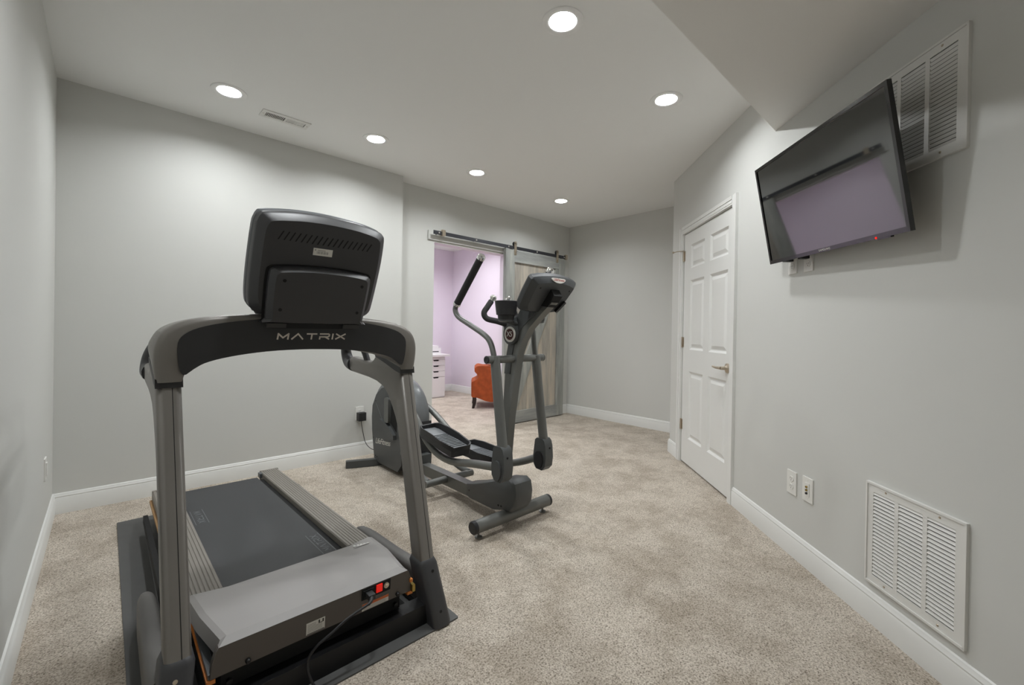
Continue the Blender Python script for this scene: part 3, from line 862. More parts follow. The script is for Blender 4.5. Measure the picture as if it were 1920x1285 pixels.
# --- arched crossbar
half = [((0.437, 0.985), (0.372, 0.985), 1.905, 0.062), ((0.443, 1.045), (0.368, 1.004), 1.90, 0.035), ((0.440, 1.098), (0.354, 1.024), 1.875, 0.01), ((0.417, 1.145), (0.325, 1.040), 1.84, 0.004), ((0.362, 1.176), (0.272, 1.054), 1.81, 0.0), ((0.27, 1.193), (0.20, 1.067), 1.785, 0.0), ((0.14, 1.2035), (0.11, 1.076), 1.772, 0.0), ((0.0, 1.2065), (0.0, 1.079), 1.77, 0.0)]
flat = catmull([Vector((o[0], o[1], i[0])) for o, i, yb, dz in half], 4); flat2 = catmull([Vector((i[1], yb, dz)) for o, i, yb, dz in half], 4)
half = [((a.x, a.y), (a.z, b.x), b.y, max(0.0, b.z)) for a, b in zip(flat, flat2)]
stations = [(-1, s) for s in half] + [(1, s) for s in half[-2::-1]]
rings = []
for sx, (o, i, yb, dz) in stations:
    fo, fi = 1.661-0.06*(o[1]-1.0), 1.665-0.03*(i[1]-1.0)
    ox, oz = o; ix, iz = i
    nx, nz = ix-ox, iz-oz; L = math.hypot(nx, nz); nx /= L; nz /= L
    c = 0.018
    rings.append([(TX+sx*(ox+nx*c), fo-0.001, oz+nz*c), (TX+sx*(ox+nx*c*0.3), fo+0.004, oz+nz*c*0.3), (TX+sx*ox, fo+0.016, oz), (TX+sx*ox, yb-0.02, oz+dz), (TX+sx*(ox+nx*c), yb, oz+dz+nz*c),
                  (TX+sx*ix, yb-0.012, iz+dz), (TX+sx*ix, fi+0.004, iz), (TX+sx*(ix-nx*0.004), fi, iz-nz*0.004)])
arch = loft('crossbar', rings, 'tm_grey', t, smooth=50)
ptop = [(0.372, 1.006), (0.385, 1.05), (0.386, 1.105), (0.37, 1.132), (0.335, 1.152), (0.27, 1.169), (0.17, 1.1835), (0.08, 1.190), (0.0, 1.192)]
pbot = [(0.345, 1.0235), (0.318, 1.0405), (0.272, 1.0545), (0.20, 1.0675), (0.11, 1.0765), (0.0, 1.0795)]
poly = [(a, b) for a, b in ptop] + [(-a, b) for a, b in ptop[-2::-1]] + [(-a, b) for a, b in pbot] + [(a, b) for a, b in pbot[-2::-1]]
AF = lambda p, q, h: Vector((TX+p, 1.6655-0.06*(q-1.0)-h, q))
fp = prism('crossbar_panel', smooth_poly(poly, 3), 0.0, 0.008, AF, 'tm_black', t, bevel=0.002)
strokes_mesh('logo_lettering', matrix_word(0.0185, 0.033, 0.013, 0.15), lambda p, q, h: AF(0.005+p, 1.126+q, 0.0081+h), 'logo', fp, 0.0052, 0.0006)

# --- console seen from behind
CP = Vector((TX+0.004, 1.634, 1.195)); CU = Vector((0, -0.358, 0.934)).normalized(); CN = Vector((0, -0.934, -0.358)).normalized()
def CONS(a, b, d): return CP + Vector((a, 0, 0)) + CU*b + CN*d
outer = [(-0.200, 0.334), (-0.188, 0.342), (-0.14, 0.351), (-0.08, 0.358), (0, 0.361), (0.08, 0.358), (0.14, 0.352), (0.19, 0.342), (0.207, 0.332), (0.216, 0.312), (0.220, 0.23), (0.2175, 0.14), (0.213, 0.06), (0.207, 0.025), (0.185, 0.006), (0.16, 0.002), (-0.155, 0.002), (-0.182, 0.006), (-0.203, 0.024), (-0.211, 0.045), (-0.215, 0.09), (-0.2155, 0.18), (-0.212, 0.29), (-0.207, 0.318)]
outer = smooth_poly(outer, 3)
def inset(poly, k, cx=0.0, cy=0.18, ky=None):
    ky = k if ky is None else ky
    return [(cx+(a-cx)*k, cy+(b-cy)*ky) for a, b in poly]
rr = lambda poly, d: [CONS(a, b, d) for a, b in poly]
cs = loft('console_shell', [rr(outer, -0.045), rr(outer, -0.012), rr(inset(outer, 0.985), -0.006), rr(inset(outer, 0.89, ky=0.885), 0.014)], 'con', t, smooth=30)
loft('console_rim', [rr(inset(outer, 0.99), -0.075), rr(inset(outer, 1.012), -0.07), rr(inset(outer, 1.012), -0.05), rr(inset(outer, 1.0), -0.0455)], 'con_edge', t, smooth=30)
low = [(-0.168, 0.16), (-0.160, 0.174), (-0.145, 0.180), (-0.07, 0.188), (0.0, 0.190), (0.08, 0.188), (0.148, 0.181), (0.162, 0.175), (0.169, 0.16), (0.169, 0.1), (0.164, 0.0), (0.155, -0.010), (-0.155, -0.010), (-0.165, 0.0), (-0.169, 0.1)]
low = smooth_poly(low, 3)
loft('console_gap', [rr(inset(low, 1.05, cy=0.09), 0.0135), rr(inset(low, 1.05, cy=0.09), 0.0150)], 'void', cs, smooth=0)
lb = loft('console_rear_cover', [rr(low, 0.010), rr(low, 0.034), rr(inset(low, 0.975, cy=0.09), 0.040), rr(inset(low, 0.905, cy=0.075), 0.052)], 'con', t, smooth=30)
proto = None
for k in range(18):
    a = -0.150+k*0.0174
    if proto is None:
        bm = bmesh.new()
        add_prism(bm, [(a-0.003, 0.268), (a+0.001, 0.268), (a+0.015, 0.297), (a+0.011, 0.297)], 0.0136, 0.0145, lambda p, q, h: CONS(p, q, h))
        proto = finish('vent_slot', bm, 'void', cs, smooth=0); a0 = a
    else: dup(proto, (a-a0, 0, 0), cs)
lbl = box('sticker', -0.040, 0.024, 0.231, 0.256, 0.0138, 0.0146, 'paper', cs, f=CONS, smooth=0)
bm = bmesh.new()
for k in range(12): add_box(bm, -0.028+k*0.0032, -0.028+k*0.0032+(0.0022 if k % 3 else 0.0012), 0.237, 0.246, 0.0146, 0.0149, CONS)
add_box(bm, -0.036, -0.031, 0.247, 0.252, 0.0146, 0.0149, CONS); add_box(bm, -0.026, 0.0, 0.248, 0.2505, 0.0146, 0.0149, CONS)
finish('barcode', bm, 'greyink', lbl, smooth=0)
for a, b, d, pr in ((-0.187, 0.318, -0.001, cs), (0.004, 0.334, 0.0035, cs), (0.196, 0.318, -0.001, cs), (-0.127, 0.143, 0.052, lb), (0.133, 0.143, 0.052, lb), (-0.130, 0.042, 0.052, lb), (0.131, 0.042, 0.052, lb)):
    lathe('screw_hole', CONS(a, b, d), CN, [(0.0058, -0.003), (0.0058, 0.0006), (0.0045, 0.001), (0.0, 0.0008)], 'void', pr, 12)
box('console_neck', -0.14, 0.14, -0.035, 0.004, -0.03, 0.022, 'void', t, bevel=0.004, f=CONS)
for a in (-0.13, 0.125): box('neck_bracket', a-0.03, a+0.03, -0.028, -0.012, 0.0225, 0.036, 'tm_black', t, bevel=0.003, f=CONS)

# --- running deck
RY0, RY1 = 1.84, 3.285
for sx in (-1, 1):
    a, b = 0.227, 0.337
    prof = [(a, -0.045), (a, -0.006), (a+0.004, 0.0)]
    n = 7; w = (b-a-0.020)/n
    for k in range(n):
        x = a+0.012+k*w
        prof += [(x, 0.0), (x+0.0015, -0.0028), (x+0.0035, -0.0028), (x+0.005, 0.0)]
    prof += [(b-0.006, -0.001), (b, -0.010), (b, -0.045)]
    bm = bmesh.new()
    A = [bm.verts.new((TX+sx*p, RY0, rail_z(RY0)+q)) for p, q in prof]
    B = [bm.verts.new((TX+sx*p, RY1, rail_z(RY1)+q)) for p, q in prof]
    for k in range(len(prof)): bm.faces.new([A[k], A[(k+1) % len(prof)], B[(k+1) % len(prof)], B[k]])
    bm.faces.new(A[::-1]); bm.faces.new(B)
    fr = finish('foot_rail_step', bm, 'tm_rail', t, smooth=0)
    box('rail_end_cap', min(TX+sx*a, TX+sx*b), max(TX+sx*a, TX+sx*b), RY1+0.0002, RY1+0.02, rail_z(RY1)-0.06, rail_z(RY1)+0.001, 'tm_rail', t, bevel=0.006)
    xo = TX+sx*b
    bm = bmesh.new()
    f = lambda y, z, x: Vector((x, y, z))
    add_prism(bm, [(RY0, rail_z(RY0)-0.061), (RY1, rail_z(RY1)-0.061), (RY1, rail_z(RY1)-0.0475), (RY0, rail_z(RY0)-0.0475)], xo-0.012, xo+0.002, f)
    finish('deck_edge', bm, 'tan', t, smooth=0)
    bm = bmesh.new()
    add_prism(bm, [(RY0, rail_z(RY0)-0.13), (RY1-0.2, rail_z(RY1)-0.10), (RY1-0.2, rail_z(RY1)-0.062), (RY0, rail_z(RY0)-0.062)], xo-0.05, xo-0.03, f)
    finish('deck_frame', bm, 'void', t, smooth=0)
    box('rear_foot', TX+sx*0.285-0.03, TX+sx*0.285+0.03, 3.17, 3.27, 0.0063, 0.118, 'steel_black', t, bevel=0.006)
    box('roller_bracket', TX+sx*0.2235-0.012, TX+sx*0.2235+0.012, 3.235, 3.28, rail_z(3.25)-0.03, rail_z(3.25)-0.002, 'con_edge', t, bevel=0.003)
BT = 0.018
bm = bmesh.new()
def bz(y): return rail_z(y)-BT
prof = [(1.78, bz(1.78)), (3.22, bz(3.22))] + [(3.22+0.03*math.sin(q), bz(3.22)-0.03+0.03*math.cos(q)) for q in (0.4, 0.8, 1.2, 1.57, 2.0, 2.5, 3.1)] + [(1.78, bz(1.78)-0.06)]
add_prism(bm, prof, 0.325, 0.742, TYZ)
blt = finish('running_belt', bm, 'belt', t, smooth=40)
prism('deck_core', [(1.80, bz(1.80)-0.032), (3.2, bz(3.2)-0.032), (3.2, bz(3.2)-0.012), (1.80, bz(1.80)-0.012)], TX-0.226, TX+0.226, TYZ, 'void', t, smooth=0)
def belt_print(xc, yc, d):
    fm = lambda p, q, h: Vector((xc-d*q, yc+d*p, bz(yc+d*p)+0.0003+h))
    strokes_mesh('belt_lettering', matrix_word(0.026, 0.026, 0.011, 0.1), fm, 'print_', blt, 0.0042, 0.0004)
    bm = bmesh.new()
    for q in (-0.026, 0.026): add_box(bm, -0.115, 0.115, q-0.0013, q+0.0013, 0, 0.0003, fm)
    finish('belt_line', bm, 'print_', blt, smooth=0)
belt_print(0.362, 2.71, -1)
belt_print(0.712, 1.99, 1)

# --- motor hood
HR = [(1.853, 0.2165, 0.337), (1.835, 0.226, 0.334), (1.80, 0.2305, 0.331), (1.66, 0.2425, 0.322), (1.488, 0.250, 0.296)]
rows = []
for y, z, hw in HR:
    rows.append([(TX+sx*k, y, zz) for sx, k, zz in ((-1, hw+0.008, z-0.05), (-1, hw, z-0.006), (-1, hw-0.016, z), (-1, 0.218, z), (1, 0.218, z), (1, hw-0.016, z), (1, hw, z-0.006), (1, hw+0.008, z-0.05))])
# over the belt the rear edge steps in, over the rails it reaches further back
for r, yb in ((0, 1.812), (1, 1.808)):
    for k in (3, 4): rows[r][k] = (rows[r][k][0], yb, rows[r][k][2]+(0.006 if r == 0 else 0.002))
bm = bmesh.new()
V = [[bm.verts.new(p) for p in r] for r in rows]
rid = V[-1]
pt = [bm.verts.new((TX+sx*k, 1.463, z)) for sx, k, z in ((-1, 0.318, 0.195), (-1, 0.309, 0.226), (-1, 0.303, 0.237), (-1, 0.218, 0.237), (1, 0.218, 0.237), (1, 0.303, 0.237), (1, 0.309, 0.226), (1, 0.318, 0.195))]
V.append(pt)
for i in range(len(V)-1):
    for k in range(7): bm.faces.new([V[i][k], V[i][k+1], V[i+1][k+1], V[i+1][k]])
finish('motor_hood', bm, 'tm_hood', t, smooth=16)
panel = [(-0.322, 0.150), (0.322, 0.150), (0.318, 0.195), (0.309, 0.226), (0.303, 0.2365), (-0.303, 0.2365), (-0.309, 0.226), (-0.318, 0.195)]
PF = lambda p, q, h: Vector((TX+p, 1.4635+0.06*(0.2365-q)-h, q))
pn = prism('front_panel', panel, -0.02, 0.0, PF, 'tm_panel', t, bevel=0.002)
for sx in (-1, 1):
    bm = bmesh.new()
    add_prism(bm, [(1.475, 0.148), (1.85, 0.158), (1.85, 0.168), (1.475, 0.162)], min(TX+sx*0.305, TX+sx*0.326), max(TX+sx*0.305, TX+sx*0.326), TYZ)
    finish('hood_side_strip', bm, 'con_edge', t, bevel=0.002)
    bm = bmesh.new()
    add_prism(bm, [(1.472, 0.134), (1.85, 0.146), (1.85, 0.153), (1.472, 0.146)], min(TX+sx*0.308, TX+sx*0.330), max(TX+sx*0.308, TX+sx*0.330), TYZ)
    finish('side_reflector', bm, 'orange', t, bevel=0.001)
    lathe('panel_bolt', PF(sx*0.245+0.017, 0.1615, 0), (0, -1, 0), [(0.0075, 0), (0.0075, 0.008), (0.005, 0.011), (0, 0.011)], 'steel_black', pn, 12)
    lathe('frame_bolt', (TX+sx*0.27, 1.499, 0.105), (0, -1, 0), [(0.009, 0), (0.009, 0.012), (0, 0.014)], 'steel_black', t, 6)
# brass latch at the right-hand corner of the pan
box('latch', TX+0.318, TX+0.330, 1.452, 1.474, 0.152, 0.178, 'brass', t, bevel=0.002)
box('hood_tip', TX+0.312, TX+0.322, 1.458, 1.47, 0.188, 0.2, 'orange', t, bevel=0.003)
# power inlet plate
ip = box('inlet_plate', 0.669-TX, 0.779-TX, 0.1935, 0.2335, 0.0005, 0.003, 'void', pn, f=lambda a, q, h: PF(a, q, h), smooth=0)
box('power_switch', 0.7225-TX, 0.745-TX, 0.2035, 0.231, 0.003, 0.008, 'red', ip, f=lambda a, q, h: PF(a, q, h), bevel=0.001)
lathe('breaker_button', PF(0.7615-TX, 0.2165, 0.003), (0, -1, 0), [(0.010, 0), (0.010, 0.004), (0.005, 0.005), (0.004, 0.008), (0, 0.009)], 'nickel', ip, 12)
# stickers on the front panel
wl = box('warning_label', 0.673-TX, 0.774-TX, 0.1525, 0.1775, 0.0004, 0.0012, 'paper', pn, f=lambda a, q, h: PF(a, q, h), smooth=0)
box('label_band', 0.673-TX, 0.774-TX, 0.1675, 0.1775, 0.0012, 0.0016, mat('warning_orange', '#c96a3c', 0.6), wl, f=lambda a, q, h: PF(a, q, h), smooth=0)
bm = bmesh.new()
for k in range(4): add_box(bm, 0.678-TX, 0.768-TX-0.006*(k % 2), 0.1535+k*0.0034, 0.1547+k*0.0034, 0.0012, 0.0015, lambda a, q, h: PF(a, q, h))
finish('label_lines', bm, 'greyink', wl, smooth=0)
sl = box('serial_label', 0.485-TX, 0.544-TX, 0.1565, 0.1955, 0.0004, 0.0012, 'paper', pn, f=lambda a, q, h: PF(a, q, h), smooth=0)
bm = bmesh.new()
add_box(bm, 0.487-TX, 0.542-TX, 0.1575, 0.1595, 0.0012, 0.0015, lambda a, q, h: PF(a, q, h))
for x0, x1, z0, z1 in ((0.523, 0.5275, 0.1815, 0.1925), (0.5355, 0.540, 0.1815, 0.1925), (0.5275, 0.5355, 0.1815, 0.1835)): add_box(bm, x0-TX, x1-TX, z0, z1, 0.0012, 0.0015, lambda a, q, h: PF(a, q, h))
finish('label_mark', bm, 'ink', sl, smooth=0)
bm = bmesh.new()
for k in range(6): add_box(bm, 0.489-TX, (0.535 if k < 4 else 0.515)-TX, 0.1635+k*0.0048, 0.165+k*0.0048, 0.0012, 0.0015, lambda a, q, h: PF(a, q, h))
finish('label_lines', bm, 'greyink', sl, smooth=0)
# chrome emblem on the hood's right shoulder
bm = bmesh.new()
for k in range(5):
    x = 0.778+k*0.0135; y = 1.779-k*0.003
    add_lathe(bm, (x, y, 0.2335), (0, 0, 1), [(0.0075-0.001*(k % 2), 0), (0.006, 0.0025), (0, 0.003)], 8)
add_box(bm, 0.772, 0.84, 1.762, 1.7665, 0.2345, 0.237)
finish('hood_emblem', bm, 'chrome', t)

# --- power cord plugged into the treadmill
pc = thing('appliance_cable', 'black power cord plugged into the treadmill front and trailing to the mat', 'power cord', (0.66, 1.43, 0.0065))
yp = PF(0, 0.212, 0.003).y
box('plug', 0.681, 0.704, yp-0.034, yp-0.0003, 0.205, 0.2225, 'tm_black', pc, bevel=0.004)
box('inlet_socket', 0.674, 0.712, yp-0.005, yp-0.0002, 0.201, 0.228, 'void', pc, smooth=0)
tube('strain_relief', [(0.690, yp-0.033, 0.213), (0.681, yp-0.046, 0.211), (0.670, yp-0.052, 0.207)], lambda q: 0.0075-0.0025*q, 'tm_black', pc, 10)
tube('cable', [(0.672, yp-0.051, 0.208), (0.60, 1.412, 0.19), (0.545, 1.41, 0.167), (0.502, 1.413, 0.146), (0.478, 1.42, 0.112), (0.477, 1.42, 0.072), (0.490, 1.405, 0.03), (0.505, 1.37, 0.0125), (0.52, 1.27, 0.0045), (0.50, 1.1, 0.0045), (0.36, 0.9, 0.0045)], 0.0042, 'wire', pc, 10)

# ================================================================== elliptical trainer
EX, EY = 1.788, 1.86
def E(u, v, z): return Vector((EX+u, EY+v, z))
EVZ = lambda v, z, u: E(u, v, z)
t = thing('elliptical_trainer', 'charcoal elliptical trainer with long moving arms in front of the doorway', 'elliptical', E(0, 0.8, 0))
# front stabiliser
st = tube('front_stabilizer', [E(-0.305, 0, 0.07), E(0.305, 0, 0.07)], 0.036, 'el_grey', t, 24, smoothpath=False)
for s in (-1, 1):
    lathe('end_cap', E(s*0.304, 0, 0.07), (s, 0, 0), [(0.0365, -0.012), (0.0365, 0.004), (0.032, 0.009), (0.0, 0.01)], 'el_black', st, 24)
    ft = lathe('leveling_foot', E(0.262*s+0.005, 0.012, 0.0004), (0, 0, 1), [(0.022, 0), (0.021, 0.006), (0.008, 0.012), (0.006, 0.015), (0.006, 0.038)], 'el_grey', st, 16)
# rear stabiliser, bowed to the back
bm = bmesh.new()
pts = [E(-0.33, 1.665, 0.0), E(-0.2, 1.615, 0.0), E(-0.08, 1.575, 0.0), E(0.08, 1.575, 0.0), E(0.2, 1.615, 0.0), E(0.33, 1.665, 0.0)]
pl = catmull(pts, 5)
rings = []
for i, p in enumerate(pl):
    d = (pl[min(i+1, len(pl)-1)]-pl[max(i-1, 0)]).normalized(); nn = Vector((-d.y, d.x, 0))
    rings.append([p+nn*0.03+Vector((0, 0, 0.004)), p+nn*0.03+Vector((0, 0, 0.055)), p-nn*0.03+Vector((0, 0, 0.058)), p-nn*0.03+Vector((0, 0, 0.004))])
bm.free()
loft('rear_stabilizer', rings, 'el_dark', t, bevel=0.004)
# main rail and outrigger tubes
box('main_rail', -0.032, 0.032, 0.25, 1.16, 0.06, 0.135, 'el_grey', t, bevel=0.004, f=E)
box('rail_bracket', -0.05, 0.05, 0.98, 1.09, 0.05, 0.20, 'el_dark', t, bevel=0.01, f=E)
for s in (-1, 1):
    tube('outrigger', [E(s*0.033, 0.66, 0.105), E(s*0.20, 0.66, 0.105)], 0.024, 'el_grey', t, 16, smoothpath=False)
    tube('guide_tube', [E(s*0.175, 0.665, 0.112), E(s*0.165, 0.78, 0.13), E(s*0.15, 0.93, 0.18), E(s*0.125, 1.10, 0.215)], 0.022, 'el_grey', t, 14)
# flywheel housing
C0, CZ, CR = 1.37, 0.43, 0.325
prof = []
for k in range(0, 25):
    a = math.radians(200-k*230/24)         # from front over the top to the rear
    prof.append((C0+CR*math.cos(a)*0.97, CZ+CR*math.sin(a)))
prof = [(1.06, 0.13), (1.055, 0.30)] + prof + [(1.625, 0.12), (1.60, 0.055), (1.12, 0.045)]
def sh(k, poly, cy=CZ): return [(C0+(v-C0)*k, cy+(z-cy)*k) for v, z in poly]
W2 = 0.1
rings = []
for u, k in ((-W2, 0.90), (-W2*0.86, 0.95), (-W2*0.55, 0.985), (0, 1.0), (W2*0.55, 0.985), (W2*0.86, 0.95), (W2, 0.90)):
    rings.append([E(u, v, z) for v, z in sh(k, prof)])
hs = loft('flywheel_housing', rings, 'el_gloss', t, smooth=50)
# flat charcoal side covers
for s in (-1, 1):
    side = [(1.19, 0.60), (1.27, 0.665), (1.37, 0.69), (1.48, 0.665), (1.58, 0.60), (1.645, 0.50), (1.655, 0.40), (1.648, 0.30), (1.625, 0.18), (1.60, 0.06), (1.50, 0.036), (1.20, 0.036), (1.14, 0.10), (1.13, 0.45)]
    prism('side_cover', side, s*(W2-0.012), s*(W2+0.014), EVZ, 'el_dark', t, bevel=0.008)
sc_l = prism('lower_cover', [(1.042, 0.06), (1.18, 0.05), (1.18, 0.36), (1.05, 0.44), (1.036, 0.36)], -W2*0.93, W2*0.93, EVZ, 'el_black', t, bevel=0.02, seg=3)
lf = lambda p, q, h: E(-W2-0.0142-h, 1.45-p, 0.222+q+p*0.10)
text_mesh('brand_lettering', 'LifeFitness', 0.066, lf, 'paper', hs, 0.001, shear=0.25, spacing=0.95)
for sg in (-1, 1):
    prism('crank_guard', [(1.50, 0.405), (1.46, 0.418), (1.38, 0.40), (1.30, 0.365), (1.23, 0.32), (1.225, 0.285), (1.28, 0.275), (1.40, 0.305), (1.485, 0.355)], sg*(W2+0.0145), sg*(W2+0.04), EVZ, 'el_dark', t, bevel=0.01)
    prism('side_column', rrect(0.07, 0.20, 0.02, 3), sg*(W2+0.0145), sg*(W2+0.035), lambda p, q, h: E(h, 1.36+p, 0.50+q), 'el_grey', t, bevel=0.008)
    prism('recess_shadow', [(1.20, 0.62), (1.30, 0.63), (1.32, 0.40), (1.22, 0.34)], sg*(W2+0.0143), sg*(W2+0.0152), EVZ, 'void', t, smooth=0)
    prism('groove', [(1.572, 0.528), (1.575, 0.522), (1.452, 0.39), (1.449, 0.396)], sg*(W2+0.0143), sg*(W2+0.0155), EVZ, 'el_gloss', t, smooth=0)
for v, z in ((1.585, 0.545), (1.62, 0.23), (1.575, 0.085), (1.548, 0.08)):
    lathe('screw_hole', E(-W2-0.0138, v, z), (-1, 0, 0), [(0.006, -0.002), (0.006, 0.0008), (0, 0.0008)], 'void', hs, 10)
# base shroud
shr = [(0.405, 0.150), (0.41, 0.072), (0.36, 0.062), (0.10, 0.074), (0.02, 0.098), (-0.055, 0.108), (-0.085, 0.15), (-0.092, 0.22), (-0.08, 0.275), (-0.045, 0.292), (0.05, 0.272), (0.18, 0.222), (0.31, 0.176)]
rings = []
for u, k in ((-0.075, 0.93), (-0.066, 0.985), (-0.05, 1.0), (0.05, 1.0), (0.066, 0.985), (0.075, 0.93)):
    rings.append([E(u*(1.0 if v < 0.1 else 1.0-0.35*(v-0.1)/0.34), 0.15+(v-0.15)*k, 0.15+(z-0.15)*k) for v, z in shr])
bs = loft('base_shroud', rings, 'el_dark', t, smooth=40)
for v, z in ((0.365, 0.115), (0.055, 0.118), (0.03, 0.12)):
    lathe('screw_hole', E(-0.0745+(0.022 if v > 0.2 else 0), v, z), (-1, 0, 0), [(0.006, -0.004), (0.006, 0.001), (0, 0.001)], 'void', bs, 10)
# mast
rear = [(0.10, 0.22), (0.094, 0.40), (0.082, 0.64), (0.066, 0.90), (0.048, 1.02), (0.03, 1.10), (-0.005, 1.20), (-0.07, 1.29), (-0.17, 1.365)]
front = [(-0.30, 1.315), (-0.215, 1.248), (-0.13, 1.175), (-0.075, 1.10), (-0.04, 1.02), (-0.018, 0.90), (0.024, 0.64), (0.048, 0.40), (0.055, 0.22)]
ms = prism('mast', rear+front, -0.027, 0.027, EVZ, 'el_grey', t, bevel=0.006)
prism('mast_cover', [(v+0.004, z) for v, z in rear[3:]] + [(v+0.055*(0.4+0.6*min(1, (1.36-z)/0.2)), z+0.005) for v, z in front[:4]] + [(0.005, 1.02), (0.02, 0.9)], -0.0305, 0.0305, EVZ, 'el_dark', t, bevel=0.006)
# badge bracket on the mast's side
br = [(0.055*math.cos(a)+0.005, 1.138+0.062*math.sin(a)) for a in [math.radians(d) for d in range(160, 390, 15)]] + [(0.06, 1.20), (0.11, 1.235), (0.10, 1.25), (-0.03, 1.24)]
bk = prism('badge_bracket', br, -0.052, -0.0306, EVZ, 'el_dark', t, bevel=0.004)
bd_ = lathe('badge', E(-0.0521, 0.0, 1.137), (-1, 0, 0), [(0.046, 0), (0.046, 0.004), (0.038, 0.006), (0.036, 0.004), (0, 0.004)], 'paper', t, 28)
lathe('badge_field', E(-0.0562, 0.0, 1.137), (-1, 0, 0), [(0.033, 0), (0.033, 0.0012), (0, 0.0014)], mat('badge_maroon', '#4a2624', 0.3, 0.3), bd_, 24)
text_mesh('badge_lettering', 'X5', 0.044, lambda p, q, h: E(-0.0577-h, -p, 1.137+q), 'paper', bd_, 0.0012, spacing=0.85)
# console
cw, cb = 0.18, Vector((0, -0.314, 1.453))
cu_ = (Vector((0, -0.314, 1.453))-Vector((0, -0.165, 1.272))).normalized()      # up the slanted console
cn_ = Vector((0, -cu_.z, cu_.y))                                                 # out of its back
def EC(a, b, d): return E(a, -0.240, 1.3625) + cu_*b + cn_*d
co = [(-0.175, 0.098), (-0.12, 0.112), (-0.05, 0.120), (0, 0.121), (0.05, 0.120), (0.12, 0.112), (0.175, 0.098), (0.184, 0.085), (0.178, 0.0), (0.165, -0.08), (0.14, -0.115), (0.09, -0.123), (0.0, -0.125), (-0.09, -0.123), (-0.14, -0.115), (-0.165, -0.08), (-0.178, 0.0), (-0.184, 0.085)]
rc = lambda k, d: [EC(a*k, b*k, d) for a, b in co]
ec = loft('console', [rc(0.97, -0.030), rc(1.0, -0.024), rc(1.0, -0.006), rc(0.985, 0.002), rc(0.80, 0.030)], 'el_con', t, smooth=30)
loft('console_face', [[EC(a*0.97, b*0.97, -0.034) for a, b in co], [EC(a*0.97, b*0.97, -0.0305) for a, b in co]], 'con_edge', ec, smooth=0)
oval = [(0.056*math.cos(q), 0.014*math.sin(q)+0.004*math.cos(2*q)) for q in [2*math.pi*k/28 for k in range(28)]]
sl0, sl1 = EC(0, 0.121*0.985, 0.002), EC(0, 0.121*0.80, 0.030)      # the sloped upper band that carries the badge
bu_ = (sl0-sl1).normalized(); bn_ = Vector((1, 0, 0)).cross(bu_)
if bn_.dot(cn_) < 0: bn_ = -bn_
bc_ = (sl0+sl1)/2
def EB(a, b, d): return bc_ + Vector((a, 0, 0)) + bu_*b + bn_*d
bg = prism('console_badge', oval, -0.003, 0.004, EB, 'paper', t, bevel=0.001)
text_mesh('badge_script', 'LifeFitness', 0.021, lambda p, q, h: EB(p, q, 0.0041+h), mat('badge_red', '#a8433a', 0.5), bg, 0.0006, shear=0.25)
prism('console_neck', [(-0.19, 1.305), (-0.17, 1.36), (-0.285, 1.405), (-0.322, 1.35), (-0.275, 1.29)], -0.034, 0.034, EVZ, 'void', t, bevel=0.006)
prism('console_handle', rrect(0.02, 0.075, 0.009, 3), 0.030, 0.046, lambda p, q, h: EC(0.115+p+q*0.35, -0.05+q, h), 'el_black', t, bevel=0.003)
for a in (-0.15, 0.155):
    lathe('screw_hole', EC(a*0.78, 0.055, 0.0302), cn_, [(0.005, -0.003), (0.005, 0.0008), (0, 0.0008)], 'void', ec, 10)
# cup holders on either side of the mast
for s in (-1, 1):
    cp = lathe('cup_holder', E(s*0.128, -0.045, 1.215), (0, 0, 1), [(0.0, 0.0), (0.042, 0.0), (0.046, 0.01), (0.048, 0.03), (0.056, 0.033), (0.066, 0.11), (0.064, 0.112), (0.06, 0.108), (0.052, 0.035), (0.0, 0.033)], 'el_black', t, 32)
    lathe('cup_base', E(s*0.128, -0.045, 1.207), (0, 0, 1), [(0.034, 0), (0.043, 0.004), (0.0465, 0.037)], 'el_dark', cp, 28)
    tube('cup_arm', [E(s*0.035, -0.03, 1.20), E(s*0.07, -0.035, 1.205), E(s*0.115, -0.045, 1.213)], 0.014, 'el_dark', t, 12)
    # short fixed grips with chrome tips
    fg = tube('fixed_grip', [E(s*0.03, 0.03, 1.19), E(s*0.075, 0.085, 1.212), E(s*0.118, 0.135, 1.228), E(s*0.130, 0.15, 1.262), E(s*0.105, 0.148, 1.30), E(s*0.078, 0.146, 1.335)], 0.0175, 'foam', t, 14)
    lathe('chrome_tip', E(s*0.076, 0.146, 1.337), (-s*0.6, 0, 0.8), [(0.014, -0.004), (0.015, 0.012), (0.0205, 0.018), (0.021, 0.026), (0.016, 0.036), (0.0, 0.040)], 'chrome', fg, 20)
# pivot shaft
pv = tube('pivot_shaft', [E(-0.228, 0, 0.992), E(0.228, 0, 0.992)], 0.0225, 'el_grey', t, 18, smoothpath=False)
for s in (-1, 1):
    lathe('shaft_cap', E(s*0.2285, 0, 0.992), (s, 0, 0), [(0.022, -0.004), (0.023, 0.003), (0.017, 0.006), (0.010, 0.004), (0, 0.004)], 'el_black', pv, 20)
